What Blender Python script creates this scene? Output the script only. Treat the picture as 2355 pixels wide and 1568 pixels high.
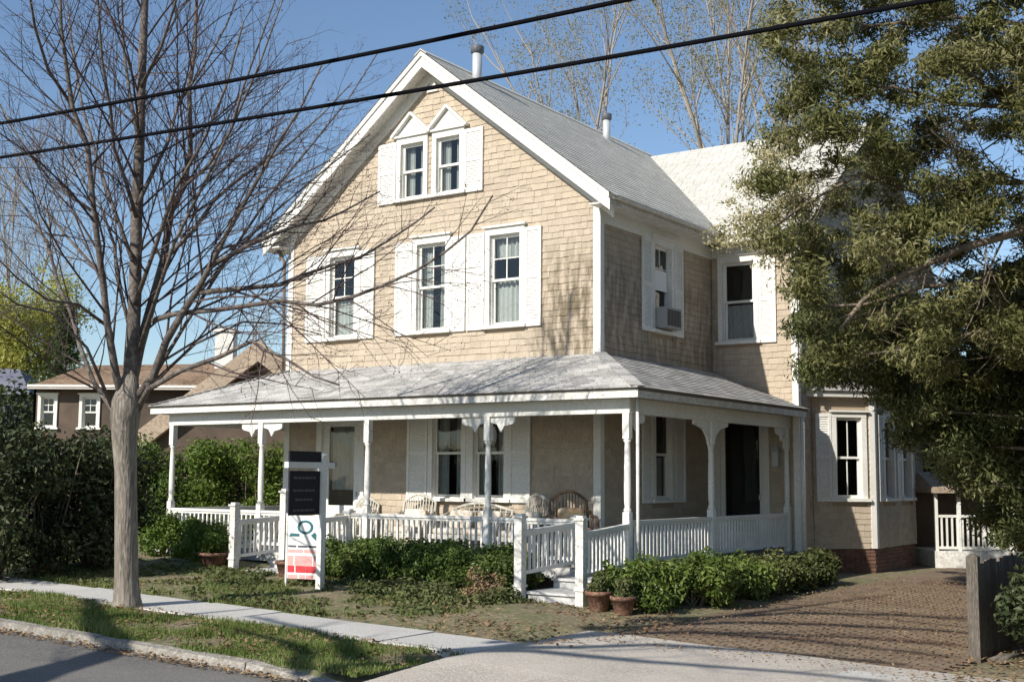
import bpy, math, random
import numpy as np
from mathutils import Vector, Matrix
random.seed(7)
rng = np.random.default_rng(7)
sc = bpy.context.scene
for o in list(bpy.data.objects): bpy.data.objects.remove(o)

# ------------------------------------------------------------------ camera
CAM = np.array([10.6407, -18.1362, 1.75]); YAW, PITCH, ROLL, FPX = 0.6016, 0.1097, 0.0070, 2855.87
def _basis():
    cy, sy = math.cos(YAW), math.sin(YAW)
    f = np.array([-sy*math.cos(PITCH), cy*math.cos(PITCH), math.sin(PITCH)])
    r = np.array([cy, sy, 0.]); u = np.cross(r, f); c, s = math.cos(ROLL), math.sin(ROLL)
    return r*c+u*s, u*c-r*s, f
CR, CU, CF = _basis()
cd = bpy.data.cameras.new('camera'); cam = bpy.data.objects.new('camera', cd); sc.collection.objects.link(cam)
cd.sensor_width = 36; cd.sensor_fit = 'HORIZONTAL'; cd.lens = FPX/2355*36; cd.clip_start = .1; cd.clip_end = 2000
m = Matrix(((CR[0], CU[0], -CF[0], CAM[0]), (CR[1], CU[1], -CF[1], CAM[1]), (CR[2], CU[2], -CF[2], CAM[2]), (0, 0, 0, 1)))
cam.matrix_world = m; sc.camera = cam
sc.render.resolution_x, sc.render.resolution_y = 1024, 681
sc.render.engine = 'CYCLES'

# ------------------------------------------------------------------ sky, sun, exposure
SUN = Vector((0.14, 1.0, -0.66)).normalized()          # direction the light travels
w = bpy.data.worlds.new('World'); sc.world = w; w.use_nodes = True
nt = w.node_tree; nt.nodes.clear()
sky = nt.nodes.new('ShaderNodeTexSky'); sky.sky_type = 'NISHITA'; sky.sun_disc = False
sky.sun_elevation = math.asin(-SUN.z); sky.sun_rotation = math.atan2(-SUN.x, -SUN.y)
sky.altitude = 0; sky.air_density = 1.0; sky.dust_density = 0.3; sky.ozone_density = 3.0
bg = nt.nodes.new('ShaderNodeBackground'); bg.inputs[1].default_value = 0.115
wo = nt.nodes.new('ShaderNodeOutputWorld')
nt.links.new(sky.outputs[0], bg.inputs[0]); nt.links.new(bg.outputs[0], wo.inputs[0])
sd = bpy.data.lights.new('sun', 'SUN'); sd.energy = 5.0; sd.angle = math.radians(.5); sd.color = (1, .95, .86)
so = bpy.data.objects.new('sun', sd); sc.collection.objects.link(so)
so.rotation_euler = SUN.to_track_quat('-Z', 'Y').to_euler(); so.location = (0, -30, 30)
vs = sc.view_settings; vs.view_transform = 'Standard'; vs.look = 'None'; vs.exposure = 0.25; vs.gamma = 1; vs.use_curve_mapping = False

# ------------------------------------------------------------------ helpers
def at(px, py, dep):
    """a point of the place seen in direction (px,py) of a 2355 px wide picture, dep metres away"""
    return CAM + (CF + CR*(px-1177.5)/FPX - CU*(py-784.)/FPX)*dep
def G(x, y=0.):                                           # height of the gently sloping plot
    return -.027*(max(-16., min(14., x))-1.5)
col = sc.collection
def link(o): col.objects.link(o); return o
def tag(o, label=None, cat=None, group=None, kind=None):
    if label: o['label'] = label
    if cat: o['category'] = cat
    if group: o['group'] = group
    if kind: o['kind'] = kind
    return o
def empty(name, loc, label, cat, group=None):
    o = bpy.data.objects.new(name, None); o.location = loc; o.empty_display_size = .2; link(o)
    return tag(o, label, cat, group)
def put(o, parent):
    if parent is not None:
        o.parent = parent
        if parent.type == 'EMPTY': o.matrix_parent_inverse = Matrix.Translation(-Vector(parent.location))
    return o
class MB:
    def __init__(s): s.v = []; s.f = []; s.sm = []
    def quad(s, *p, smooth=False):
        n = len(s.v); s.v += [tuple(q) for q in p]; s.f.append(tuple(range(n, n+len(p)))); s.sm.append(smooth); return s
    def box(s, a, b):
        x0, y0, z0 = a; x1, y1, z1 = b
        n = len(s.v)
        s.v += [(x0,y0,z0),(x1,y0,z0),(x1,y1,z0),(x0,y1,z0),(x0,y0,z1),(x1,y0,z1),(x1,y1,z1),(x0,y1,z1)]
        s.f += [(n+i for i in q) for q in ((0,3,2,1),(4,5,6,7),(0,1,5,4),(1,2,6,5),(2,3,7,6),(3,0,4,7))]
        s.f[-6:] = [tuple(q) for q in s.f[-6:]]; s.sm += [False]*6; return s
    def hexa(s, p):                                       # 8 points, bottom ring then top ring
        n = len(s.v); s.v += [tuple(q) for q in p]
        s.f += [tuple(n+i for i in q) for q in ((0,3,2,1),(4,5,6,7),(0,1,5,4),(1,2,6,5),(2,3,7,6),(3,0,4,7))]; s.sm += [False]*6; return s
    def bar(s, a, b, w, h, up=(0, 0, 1)):                 # rectangular bar from a to b
        a = Vector(a); b = Vector(b); d = (b-a).normalized(); up = Vector(up)
        sd_ = d.cross(up)
        if sd_.length < 1e-4: sd_ = d.cross(Vector((1, 0, 0)))
        sd_.normalize(); u = sd_.cross(d)
        p = [q+sd_*i*w/2+u*j*h/2 for q in (a, b) for i, j in ((-1,-1),(1,-1),(1,1),(-1,1))]
        return s.hexa(p)
    def tube(s, pts, rad, n=8, cap=True, smooth=True):
        pts = [Vector(p) for p in pts]; rings = []
        ref = Vector((.3, .7, .2))
        for i, p in enumerate(pts):
            d = (pts[min(i+1, len(pts)-1)]-pts[max(i-1, 0)])
            if d.length < 1e-9: d = Vector((0, 0, 1))
            d.normalize(); a = d.cross(ref)
            if a.length < .05: a = d.cross(Vector((1, 0, 0)))
            a.normalize(); b = d.cross(a)
            r = rad[i] if hasattr(rad, '__len__') else rad
            base = len(s.v)
            for k in range(n):
                t = 2*math.pi*k/n; s.v.append(tuple(p+a*(r*math.cos(t))+b*(r*math.sin(t))))
            rings.append(base)
        for i in range(len(rings)-1):
            for k in range(n):
                s.f.append((rings[i]+k, rings[i]+(k+1) % n, rings[i+1]+(k+1) % n, rings[i+1]+k)); s.sm.append(smooth)
        if cap and n > 2:
            s.f.append(tuple(rings[0]+k for k in range(n))[::-1]); s.f.append(tuple(rings[-1]+k for k in range(n))); s.sm += [False]*2
        return s
    def lathe(s, c, prof, n=12):                          # prof: (r, z) list
        return s.tube([(c[0], c[1], c[2]+z) for r, z in prof], [r for r, z in prof], n)
    def build(s, name, mat, parent=None, **k):
        me = bpy.data.meshes.new(name); me.from_pydata(s.v, [], s.f)
        if any(s.sm): me.polygons.foreach_set('use_smooth', s.sm)
        me.materials.append(mat); me.update()
        o = bpy.data.objects.new(name, me); link(o); put(o, parent); tag(o, **k); return o
def np_mesh(name, V, Fc, mat, parent=None, k=4, **kw):
    """V (n,3), Fc (m,k) -> one mesh, fast"""
    me = bpy.data.meshes.new(name); V = np.asarray(V, np.float32); Fc = np.asarray(Fc, np.int32)
    me.vertices.add(len(V)); me.vertices.foreach_set('co', V.ravel())
    me.loops.add(Fc.size); me.loops.foreach_set('vertex_index', Fc.ravel())
    me.polygons.add(len(Fc)); me.polygons.foreach_set('loop_start', np.arange(0, Fc.size, k, dtype=np.int32))
    me.polygons.foreach_set('loop_total', np.full(len(Fc), k, np.int32))
    me.polygons.foreach_set('use_smooth', np.zeros(len(Fc), bool)); me.materials.append(mat); me.update(calc_edges=True); me.validate()
    o = bpy.data.objects.new(name, me); link(o); put(o, parent); return tag(o, **kw)

# ------------------------------------------------------------------ materials
def material(name, base, rough=.8, var=None, vscale=8., grain=None, gscale=60., bump=0., bscale=40., rand=0., spec=.3, metal=0.,
             stretch=(1, 1, 1), dark_patch=None, trans=0.):
    """base colour varied by large noise (var colour), fine grain, per-piece tint and bump"""
    mt = bpy.data.materials.new(name); mt.use_nodes = True; n = mt.node_tree; L = n.links.new
    b = n.nodes['Principled BSDF']; b.inputs['Roughness'].default_value = rough; b.inputs['Metallic'].default_value = metal
    b.inputs['Specular IOR Level'].default_value = spec
    geo = n.nodes.new('ShaderNodeNewGeometry'); mp = n.nodes.new('ShaderNodeMapping'); mp.inputs['Scale'].default_value = stretch
    L(geo.outputs['Position'], mp.inputs['Vector'])
    def noise(scale, det=4):
        t = n.nodes.new('ShaderNodeTexNoise'); t.inputs['Scale'].default_value = scale; t.inputs['Detail'].default_value = det
        L(mp.outputs[0], t.inputs['Vector']); return t
    def mix(fac, a, c, mode='MIX'):
        q = n.nodes.new('ShaderNodeMix'); q.data_type = 'RGBA'; q.blend_type = mode
        if isinstance(fac, float): q.inputs[0].default_value = fac
        else: L(fac, q.inputs[0])
        for sck, val in ((q.inputs[6], a), (q.inputs[7], c)):
            if isinstance(val, tuple): sck.default_value = (*val, 1)
            else: L(val, sck)
        return q.outputs[2]
    def ramp(src, lo, hi):
        r = n.nodes.new('ShaderNodeMapRange'); r.inputs[1].default_value = lo; r.inputs[2].default_value = hi; L(src, r.inputs[0]); return r.outputs[0]
    c = tuple(base)
    if var: c = mix(ramp(noise(vscale).outputs['Fac'], .35, .65), c, tuple(var))
    if grain: c = mix(ramp(noise(gscale, 2).outputs['Fac'], .45, .7), c, tuple(grain))
    if rand:
        oi = n.nodes.new('ShaderNodeObjectInfo'); ad = n.nodes.new('ShaderNodeMath'); ad.operation = 'ADD'
        L(oi.outputs['Random'], ad.inputs[0]); L(geo.outputs['Random Per Island'], ad.inputs[1])
        fr = n.nodes.new('ShaderNodeMath'); fr.operation = 'FRACT'; L(ad.outputs[0], fr.inputs[0])
        mr = n.nodes.new('ShaderNodeMapRange'); mr.inputs[3].default_value = 1-rand; mr.inputs[4].default_value = 1+rand*.6; L(fr.outputs[0], mr.inputs[0])
        hs = n.nodes.new('ShaderNodeHueSaturation'); L(mr.outputs[0], hs.inputs['Value'])
        if isinstance(c, tuple): hs.inputs['Color'].default_value = (*c, 1)
        else: L(c, hs.inputs['Color'])
        c = hs.outputs[0]
    if dark_patch:                                             # (x0,x1,z0,z1,colour): darker patch with noisy edge
        x0, x1, z0, z1, scol = dark_patch
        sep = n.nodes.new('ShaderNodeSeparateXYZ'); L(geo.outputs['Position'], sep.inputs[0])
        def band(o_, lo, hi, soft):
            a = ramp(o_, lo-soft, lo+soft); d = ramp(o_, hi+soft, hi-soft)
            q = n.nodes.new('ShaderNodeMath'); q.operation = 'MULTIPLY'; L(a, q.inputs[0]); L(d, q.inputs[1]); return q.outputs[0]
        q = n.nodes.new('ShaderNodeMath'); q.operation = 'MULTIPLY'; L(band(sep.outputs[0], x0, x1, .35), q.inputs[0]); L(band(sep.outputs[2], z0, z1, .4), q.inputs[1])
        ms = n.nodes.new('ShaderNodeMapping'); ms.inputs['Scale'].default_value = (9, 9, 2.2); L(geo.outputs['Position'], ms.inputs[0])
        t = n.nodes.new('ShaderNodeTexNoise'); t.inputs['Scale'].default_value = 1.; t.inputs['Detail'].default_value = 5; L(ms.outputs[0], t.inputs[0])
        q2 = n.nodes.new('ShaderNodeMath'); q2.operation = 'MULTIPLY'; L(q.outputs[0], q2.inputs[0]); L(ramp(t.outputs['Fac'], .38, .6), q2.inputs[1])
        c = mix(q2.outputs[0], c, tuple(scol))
    if isinstance(c, tuple): b.inputs['Base Color'].default_value = (*c, 1)
    else: L(c, b.inputs['Base Color'])
    if bump:
        bp = n.nodes.new('ShaderNodeBump'); bp.inputs['Strength'].default_value = bump; bp.inputs['Distance'].default_value = .02
        L(noise(bscale).outputs['Fac'], bp.inputs['Height']); L(bp.outputs[0], b.inputs['Normal'])
    if trans:
        tr = n.nodes.new('ShaderNodeBsdfTranslucent'); ms_ = n.nodes.new('ShaderNodeMixShader'); ms_.inputs[0].default_value = trans
        if isinstance(c, tuple): tr.inputs[0].default_value = (*c, 1)
        else: L(c, tr.inputs[0])
        L(b.outputs[0], ms_.inputs[1]); L(tr.outputs[0], ms_.inputs[2]); L(ms_.outputs[0], n.nodes['Material Output'].inputs[0])
    return mt
def leaf_material(name, cols, rough=.6, trans=.3):
    """each leaf takes one of the colours; clumps drift slowly in tone"""
    mt = bpy.data.materials.new(name); mt.use_nodes = True; n = mt.node_tree; L = n.links.new
    b = n.nodes['Principled BSDF']; b.inputs['Roughness'].default_value = rough; b.inputs['Specular IOR Level'].default_value = .25
    geo = n.nodes.new('ShaderNodeNewGeometry'); t = n.nodes.new('ShaderNodeTexNoise'); t.inputs['Scale'].default_value = .9; L(geo.outputs['Position'], t.inputs[0])
    a = n.nodes.new('ShaderNodeMath'); a.operation = 'MULTIPLY_ADD'; a.inputs[1].default_value = .55
    mr = n.nodes.new('ShaderNodeMapRange'); mr.inputs[1].default_value = .3; mr.inputs[2].default_value = .7; mr.inputs[4].default_value = .45; L(t.outputs['Fac'], mr.inputs[0])
    L(geo.outputs['Random Per Island'], a.inputs[0]); L(mr.outputs[0], a.inputs[2])
    r = n.nodes.new('ShaderNodeValToRGB'); r.color_ramp.interpolation = 'LINEAR'
    el = r.color_ramp.elements
    while len(el) < len(cols): el.new(.5)
    for i, c in enumerate(cols): el[i].position = i/(len(cols)-1); el[i].color = (*c, 1)
    L(a.outputs[0], r.inputs[0]); L(r.outputs[0], b.inputs['Base Color'])
    tr = n.nodes.new('ShaderNodeBsdfTranslucent'); L(r.outputs[0], tr.inputs[0])
    ms = n.nodes.new('ShaderNodeMixShader'); ms.inputs[0].default_value = trans
    L(b.outputs[0], ms.inputs[1]); L(tr.outputs[0], ms.inputs[2]); L(ms.outputs[0], n.nodes['Material Output'].inputs[0])
    return mt
def glass_material(name, tint=(.9, .95, .95)):
    mt = bpy.data.materials.new(name); mt.use_nodes = True; n = mt.node_tree; L = n.links.new; n.nodes.remove(n.nodes['Principled BSDF'])
    g = n.nodes.new('ShaderNodeBsdfGlossy'); g.inputs['Roughness'].default_value = .03
    geo = n.nodes.new('ShaderNodeNewGeometry'); t = n.nodes.new('ShaderNodeTexNoise'); t.inputs['Scale'].default_value = 1.6; t.inputs['Detail'].default_value = 1
    bp = n.nodes.new('ShaderNodeBump'); bp.inputs['Strength'].default_value = .25; bp.inputs['Distance'].default_value = .05
    L(geo.outputs['Position'], t.inputs[0]); L(t.outputs['Fac'], bp.inputs['Height']); L(bp.outputs[0], g.inputs['Normal'])
    tp = n.nodes.new('ShaderNodeBsdfTransparent'); tp.inputs[0].default_value = (*tint, 1)
    f = n.nodes.new('ShaderNodeFresnel'); f.inputs[0].default_value = 1.7
    ms = n.nodes.new('ShaderNodeMixShader'); L(f.outputs[0], ms.inputs[0]); L(tp.outputs[0], ms.inputs[1]); L(g.outputs[0], ms.inputs[2])
    L(ms.outputs[0], n.nodes['Material Output'].inputs[0]); return mt
M = {}
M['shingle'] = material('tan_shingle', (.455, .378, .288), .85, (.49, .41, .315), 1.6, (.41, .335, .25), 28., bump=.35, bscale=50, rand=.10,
                        dark_patch=(-1.2, .1, 3.7, 5.6, (.17, .135, .09)))
M['wallback'] = material('wall_sheathing', (.34, .27, .19), .9)
M['white'] = material('white_paint', (.80, .79, .75), .6, (.70, .68, .62), 1.7, (.66, .64, .58), 26., bump=.08, bscale=50)
M['white_worn'] = material('worn_white_paint', (.78, .77, .73), .6, (.62, .60, .55), 5., (.50, .47, .42), 22., bump=.2, bscale=30)
M['roof'] = material('light_asphalt_shingle', (.57, .555, .50), .95, (.61, .59, .54), .7, (.50, .48, .43), 60., bump=.3, bscale=200, rand=.10)
M['porch_roof'] = material('weathered_porch_shingle', (.46, .44, .42), .95, (.37, .365, .345), 2.2, (.54, .52, .49), 30., bump=.3, bscale=150, rand=.28)
M['roofbase'] = material('roof_felt', (.16, .15, .13), .95)
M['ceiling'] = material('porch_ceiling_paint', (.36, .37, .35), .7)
M['glass'] = glass_material('window_glass')
M['room'] = material('dark_room', (.05, .045, .04), .9)
M['curtain'] = material('white_lace_curtain', (.68, .68, .64), .9, (.5, .5, .48), 18., stretch=(6, 6, .6), trans=.2)
M['metal'] = material('galvanised_metal', (.50, .52, .53), .5, metal=.2)
M['capdark'] = material('dark_metal_cap', (.10, .11, .12), .5)
M['brick'] = material('foundation_brick', (.135, .07, .05), .9, (.17, .09, .065), 5., bump=.3, rand=.25)
M['mortar'] = material('mortar', (.25, .22, .19), .95)
M['porch_floor'] = material('grey_porch_floor', (.20, .205, .205), .6)
M['step'] = material('step_paint', (.62, .62, .60), .6, (.50, .50, .49), 4., (.42, .40, .38), 25., bump=.1)
M['black'] = material('black_metal', (.02, .02, .025), .45)
M['screen'] = material('dark_door_screen', (.03, .03, .03), .8)
M['ac'] = material('grey_plastic', (.32, .33, .32), .6)
M['asphalt'] = material('road_asphalt', (.125, .118, .106), .9, (.165, .155, .14), .9, (.22, .205, .185), 45., bump=.4, bscale=60, stretch=(.5, 1.4, 1))
M['concrete'] = material('sidewalk_concrete', (.60, .58, .54), .9, (.54, .52, .48), 1.8, (.46, .44, .41), 40., bump=.25, bscale=60, rand=.12)
M['apron'] = material('gritty_drive_apron', (.48, .43, .365), .95, (.37, .33, .28), 1.2, (.56, .51, .45), 35., bump=.5, bscale=50)
M['kerb'] = material('granite_kerb', (.30, .275, .24), .9, (.20, .18, .15), 4., (.40, .37, .32), 24., bump=.8, rand=.25)
M['ground'] = material('soil_and_moss', (.19, .15, .095), .95, (.12, .13, .055), 1.1, (.28, .23, .15), 12., bump=.6, bscale=25)
M['paver'] = material('red_brown_paver', (.155, .10, .068), .95, (.24, .185, .125), .9, (.21, .155, .105), 5., bump=.3, rand=.05, stretch=(.35, 1.6, 1))
M['sand'] = material('joint_sand', (.18, .125, .086), .95, (.21, .16, .11), 2.)
M['bark'] = material('street_tree_bark', (.22, .19, .155), .9, (.13, .11, .09), 5., (.32, .285, .24), 16., bump=1., bscale=14, stretch=(2.4, 2.4, .35))
M['limb'] = material('shaded_limb_bark', (.135, .112, .098), .9, (.08, .068, .06), 4., (.21, .18, .155), 14., bump=.6, bscale=18)  # bark darkened: the shaded side of the limbs put into the colour
M['twig'] = material('dark_twigs', (.07, .05, .05), .85, (.11, .08, .07), 3.)
M['bud'] = material('red_maple_bud', (.15, .07, .075), .8, rand=.3)
M['bark2'] = material('grey_bark', (.24, .19, .14), .9, (.14, .11, .085), 4., bump=.5, bscale=20)
M['terracotta'] = material('terracotta', (.17, .078, .048), .8, (.12, .058, .04), 5., (.26, .17, .12), 30.)
M['wicker'] = material('white_wicker', (.70, .67, .60), .7, (.5, .47, .40), 30., bump=.6, bscale=90)
M['wicker_brown'] = material('brown_wicker', (.16, .11, .07), .7, (.10, .07, .05), 30., bump=.6, bscale=90)
M['cushion'] = material('pale_floral_cushion', (.76, .72, .64), .9, (.62, .57, .46), 14., (.66, .50, .42), 11., bump=.1)
M['cushion2'] = material('floral_cushion', (.60, .50, .36), .9, (.36, .30, .14), 12., (.52, .24, .16), 13., bump=.1)
M['signblack'] = material('sign_black', (.012, .011, .016), .5)
M['signgrey'] = material('sign_print_grey', (.09, .09, .10), .5)
M['signwhite'] = material('sign_white', (.78, .78, .76), .5)
M['teal'] = material('sign_teal', (.03, .13, .15), .5)
M['red'] = material('sign_red', (.55, .05, .06), .5)
M['pink'] = material('sign_pink', (.70, .36, .34), .5)
M['fence'] = material('weathered_fence_wood', (.15, .125, .10), .9, (.09, .075, .06), 4., (.22, .19, .155), 30., bump=.5, bscale=30, stretch=(3, 3, .4), rand=.2)
M['wire'] = material('black_cable', (.006, .006, .008), .95, spec=.05)
M['nroof'] = material('rust_brown_roof', (.27, .18, .12), .95, (.20, .135, .09), 1., (.34, .25, .17), 9., rand=.25)
M['nwall'] = material('dark_brown_siding', (.12, .088, .066), .9, (.085, .063, .048), 2., rand=.2)
M['npeach'] = material('peach_bargeboard', (.46, .36, .27), .8, (.34, .27, .20), 1.2, (.28, .21, .15), 12.)
M['slate'] = material('blue_grey_roof', (.14, .14, .18), .9, (.18, .18, .22), 1.5)
M['grass'] = leaf_material('grass_blades', [(.07, .11, .02), (.13, .18, .04), (.19, .24, .07), (.30, .28, .13)], .7, .3)
M['litter'] = leaf_material('dry_leaves', [(.14, .08, .04), (.24, .15, .08), (.34, .25, .15)], .8, .1)
M['ivy'] = leaf_material('ground_cover', [(.06, .08, .03), (.11, .13, .045), (.19, .18, .08)], .6, .2)
M['box'] = leaf_material('hedge_leaves', [(.026, .045, .012), (.06, .10, .02), (.115, .165, .038), (.20, .235, .075)], .45, .25)
M['azalea'] = leaf_material('glossy_shrub_leaves', [(.03, .05, .012), (.07, .11, .02), (.14, .19, .04), (.26, .30, .09)], .4, .25)
M['dusk'] = leaf_material('deep_green_bush_leaves', [(.013, .02, .009), (.03, .042, .015), (.055, .07, .025), (.12, .13, .07)], .5, .12)
M['lime'] = leaf_material('bright_shrub_leaves', [(.06, .10, .02), (.12, .18, .03), (.19, .25, .05)], .5, .3)
M['olive'] = leaf_material('olive_evergreen_leaves', [(.042, .05, .014), (.10, .108, .03), (.175, .165, .062), (.34, .31, .18)], .6, .2)
M['holly'] = leaf_material('dark_evergreen_leaves', [(.03, .042, .013), (.07, .085, .025), (.125, .135, .045), (.24, .23, .11)], .5, .15)
M['pale'] = leaf_material('paled_olive_leaves', [(.20, .18, .07), (.42, .38, .20), (.66, .60, .42)], .7, .3)  # olive leaves paled to stand for the bright roof showing between them
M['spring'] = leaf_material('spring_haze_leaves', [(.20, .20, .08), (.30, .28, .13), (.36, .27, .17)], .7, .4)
M['yellow'] = leaf_material('yellow_green_leaves', [(.26, .28, .045), (.40, .40, .09), (.52, .49, .17)], .7, .4)
M['far'] = leaf_material('background_leaves', [(.02, .035, .015), (.05, .07, .025), (.09, .11, .04)], .7, .2)
M['bare'] = material('hazy_grey_twigs', (.31, .27, .23), .9)  # twigs paled: distance haze put into the colour

# ------------------------------------------------------------------ ground, road, kerb, sidewalk, driveway
def sheet(name, xs, ys, zf, mat, **k):
    V = [(x, y, zf(x, y)) for y in ys for x in xs]; n = len(xs)
    Fc = [(j*n+i, j*n+i+1, (j+1)*n+i+1, (j+1)*n+i) for j in range(len(ys)-1) for i in range(n-1)]
    return np_mesh(name, V, Fc, mat, **k)
xs = [-500, -200, -100, -60, -40, -30] + [x*.5 for x in range(-50, 41)] + [30, 60, 120, 500]
def ground_z(x, y):
    if y < -9.5: return G(x) - .25
    if 3.0 <= x <= 10 and y < -5.4: return G(x) - .14
    b = 0.
    if -6.6 < y < -.5 and -12 < x < 3.2: b = .03*math.sin(x*2.1+y)*math.sin(y*1.7) + .03
    return G(x) - .006 + b*min(1, max(0, (-y-.5)*2))*min(1, max(0, (y+6.6)*2))
ys = [-400, -120, -40, -20, -14, -9.6, -9.45] + [-9+.5*i for i in range(0, 30)] + [8, 12, 20, 40, 90, 250, 600]
tag(sheet('ground', xs, ys, ground_z, M['ground']), kind='structure')
tag(sheet('road', [-200, -60, -16] + list(range(-15, 15)) + [60, 200], [-17.0, -16, -14, -12, -10.6, -9.615], lambda x, y: G(x)-.085+.010*math.sin(x*.9)*math.sin(y*1.3), M['asphalt']), kind='structure')
kerb = MB()
x = -34.
kb = sheet('kerb', [-200, -34.05], [-9.615, -9.46], lambda x, y: G(x)+.01, M['kerb']); tag(kb, kind='structure')
while x < 3.0:
    L = random.uniform(1.6, 2.8); x1 = min(x+L, 3.3)
    mb = MB(); j = random.uniform(-.014, .008)
    e = .10 if x1 > 2.6 else 0
    a0, a1 = G(x)+.012+j, G(x1)+.012+j-e
    mb.hexa([(x+.003, -9.61+j, G(x)-.3), (x1-.003, -9.61+j, G(x1)-.3), (x1-.003, -9.455, G(x1)-.3), (x+.003, -9.455, G(x)-.3),
             (x+.008, -9.555+j, a0-.014), (x1-.008, -9.555+j, a1-.014), (x1-.012, -9.46, a1), (x+.012, -9.46, a0)])
    mb.build('kerb_stone', M['kerb'], kb); x = x1
sw = sheet('sidewalk', [-200, -16, 2.95], [-7.72, -6.78], lambda x, y: G(x)+.0, M['sand']); tag(sw, kind='structure')
def slab(x0, x1, y0=-7.75, y1=-6.76):
    j = [random.uniform(-.008, .008) for _ in range(4)]
    g = .008
    mb = MB(); mb.hexa([(x0+g, y0, G(x0)-.08), (x1-g, y0, G(x1)-.08), (x1-g, y1, G(x1)-.08), (x0+g, y1, G(x0)-.08),
             (x0+g, y0+.006, G(x0)+.018+j[0]), (x1-g, y0+.006, G(x1)+.018+j[1]), (x1-g, y1-.006, G(x1)+.018+j[2]), (x0+g, y1-.006, G(x0)+.018+j[3])])
    mb.build('slab', M['concrete'], sw)
x = -33.
while x < 2.9: slab(x, x+1.2); x += 1.2
x = 6.3
while x < 20: slab(x, x+1.2, -7.55, -5.9); x += 1.2
def apron_z(x, y):
    t = max(0., min(1., (y+9.62)/1.5)); return G(x)-.075+.095*t + .006*math.sin(x*3.1)*math.sin(y*2.7)
tag(sheet('driveway_apron', [3.0+.3*i for i in range(12)]+[8, 10.0], [-9.62+.25*i for i in range(18)], apron_z, M['apron']), kind='structure')
dw = sheet('driveway', [3.3, 7.0], [-5.37, -3, 0, 5, 16], lambda x, y: G(x)+.004, M['sand']); tag(dw, kind='structure')
V = []; Fc = []
row = 0; y = -5.36
while y < 9:
    x = 3.32 if y < -4.0 else 4.0
    x += -.1*(row % 2)
    while x < 6.95:
        x0, x1, y0, y1 = x+.001, x+.204, y+.001, y+.104
        if x0 > 3.3:
            z = G((x0+x1)/2)+.014+random.uniform(-.002, .002); t = random.uniform(-.0015, .0015); n = len(V)
            V += [(x0,y0,z-.004),(x1,y0,z-.004),(x1,y1,z-.004),(x0,y1,z-.004),(x0,y0,z+t),(x1,y0,z-t),(x1,y1,z-t),(x0,y1,z+t)]
            Fc += [(n+4,n+5,n+6,n+7),(n,n+1,n+5,n+4),(n+1,n+2,n+6,n+5),(n+2,n+3,n+7,n+6),(n+3,n,n+4,n+7)]
        x += .205
    y += .105; row += 1
np_mesh('pavers', V, Fc, M['paver'], dw, kind='stuff')

# ------------------------------------------------------------------ the house
EX = .115                                                  # course height of the wall shingles
house = empty('house', (-3.6, 3, 0), 'tan shingled two-storey house with white trim, front gable and wraparound porch', 'house')
class FR:
    def __init__(s, O, U, N): s.O = Vector(O); s.U = Vector(U); s.N = Vector(N)
    def P(s, u, z, d=0.): return s.O + s.U*u + s.N*d + Vector((0, 0, z))
    def box(s, mb, u0, u1, z0, z1, d0, d1):
        return mb.hexa([s.P(u0,z0,d0), s.P(u1,z0,d0), s.P(u1,z0,d1), s.P(u0,z0,d1), s.P(u0,z1,d0), s.P(u1,z1,d0), s.P(u1,z1,d1), s.P(u0,z1,d1)])
W = 7.32
front = FR((0,0,0), (1,0,0), (0,-1,0)); side = FR((0,0,0), (0,1,0), (1,0,0)); wing = FR((0,4.4,0), (1,0,0), (0,-1,0))
wside = FR((1.77,0,0), (0,1,0), (1,0,0)); bayf = FR((0,5.08,0), (1,0,0), (0,-1,0)); bays = FR((3.0,0,0), (0,1,0), (1,0,0))
gable_top = lambda u: 9.60-abs(u+3.66)*.789
wing_top = lambda u: 9.45-abs(u-8.4)*.70
def wall_sheet(fr, u0, u1, z0, top, holes, cuts=(), d=-.004):
    mb = MB(); us = sorted(set([u0, u1]+[c for h in holes for c in h[:2]]+list(cuts)))
    for a, b in zip(us[:-1], us[1:]):
        hs = sorted([h for h in holes if h[0] <= a+1e-6 and h[1] >= b-1e-6], key=lambda h: h[2])
        z = z0
        for h in hs:
            mb.quad(fr.P(a, z, d), fr.P(b, z, d), fr.P(b, h[2], d), fr.P(a, h[2], d)); z = h[3]
        mb.quad(fr.P(a, z, d), fr.P(b, z, d), fr.P(b, top(b), d), fr.P(a, top(a), d))
    return mb
UNIT = [(0,0,.015),(1,0,.015),(0,0,0),(1,0,0),(0,EX*1.06,.003),(1,EX*1.06,.003)]      # (u,z,d)
UF = [(0,1,5,4),(2,3,1,0)]
unit_me = bpy.data.meshes.new('shingle')
unit_me.from_pydata([(u, -d, z) for u, z, d in UNIT], [], UF+[(0,4,2),(1,3,5)]); unit_me.materials.append(M['shingle'])
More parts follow.
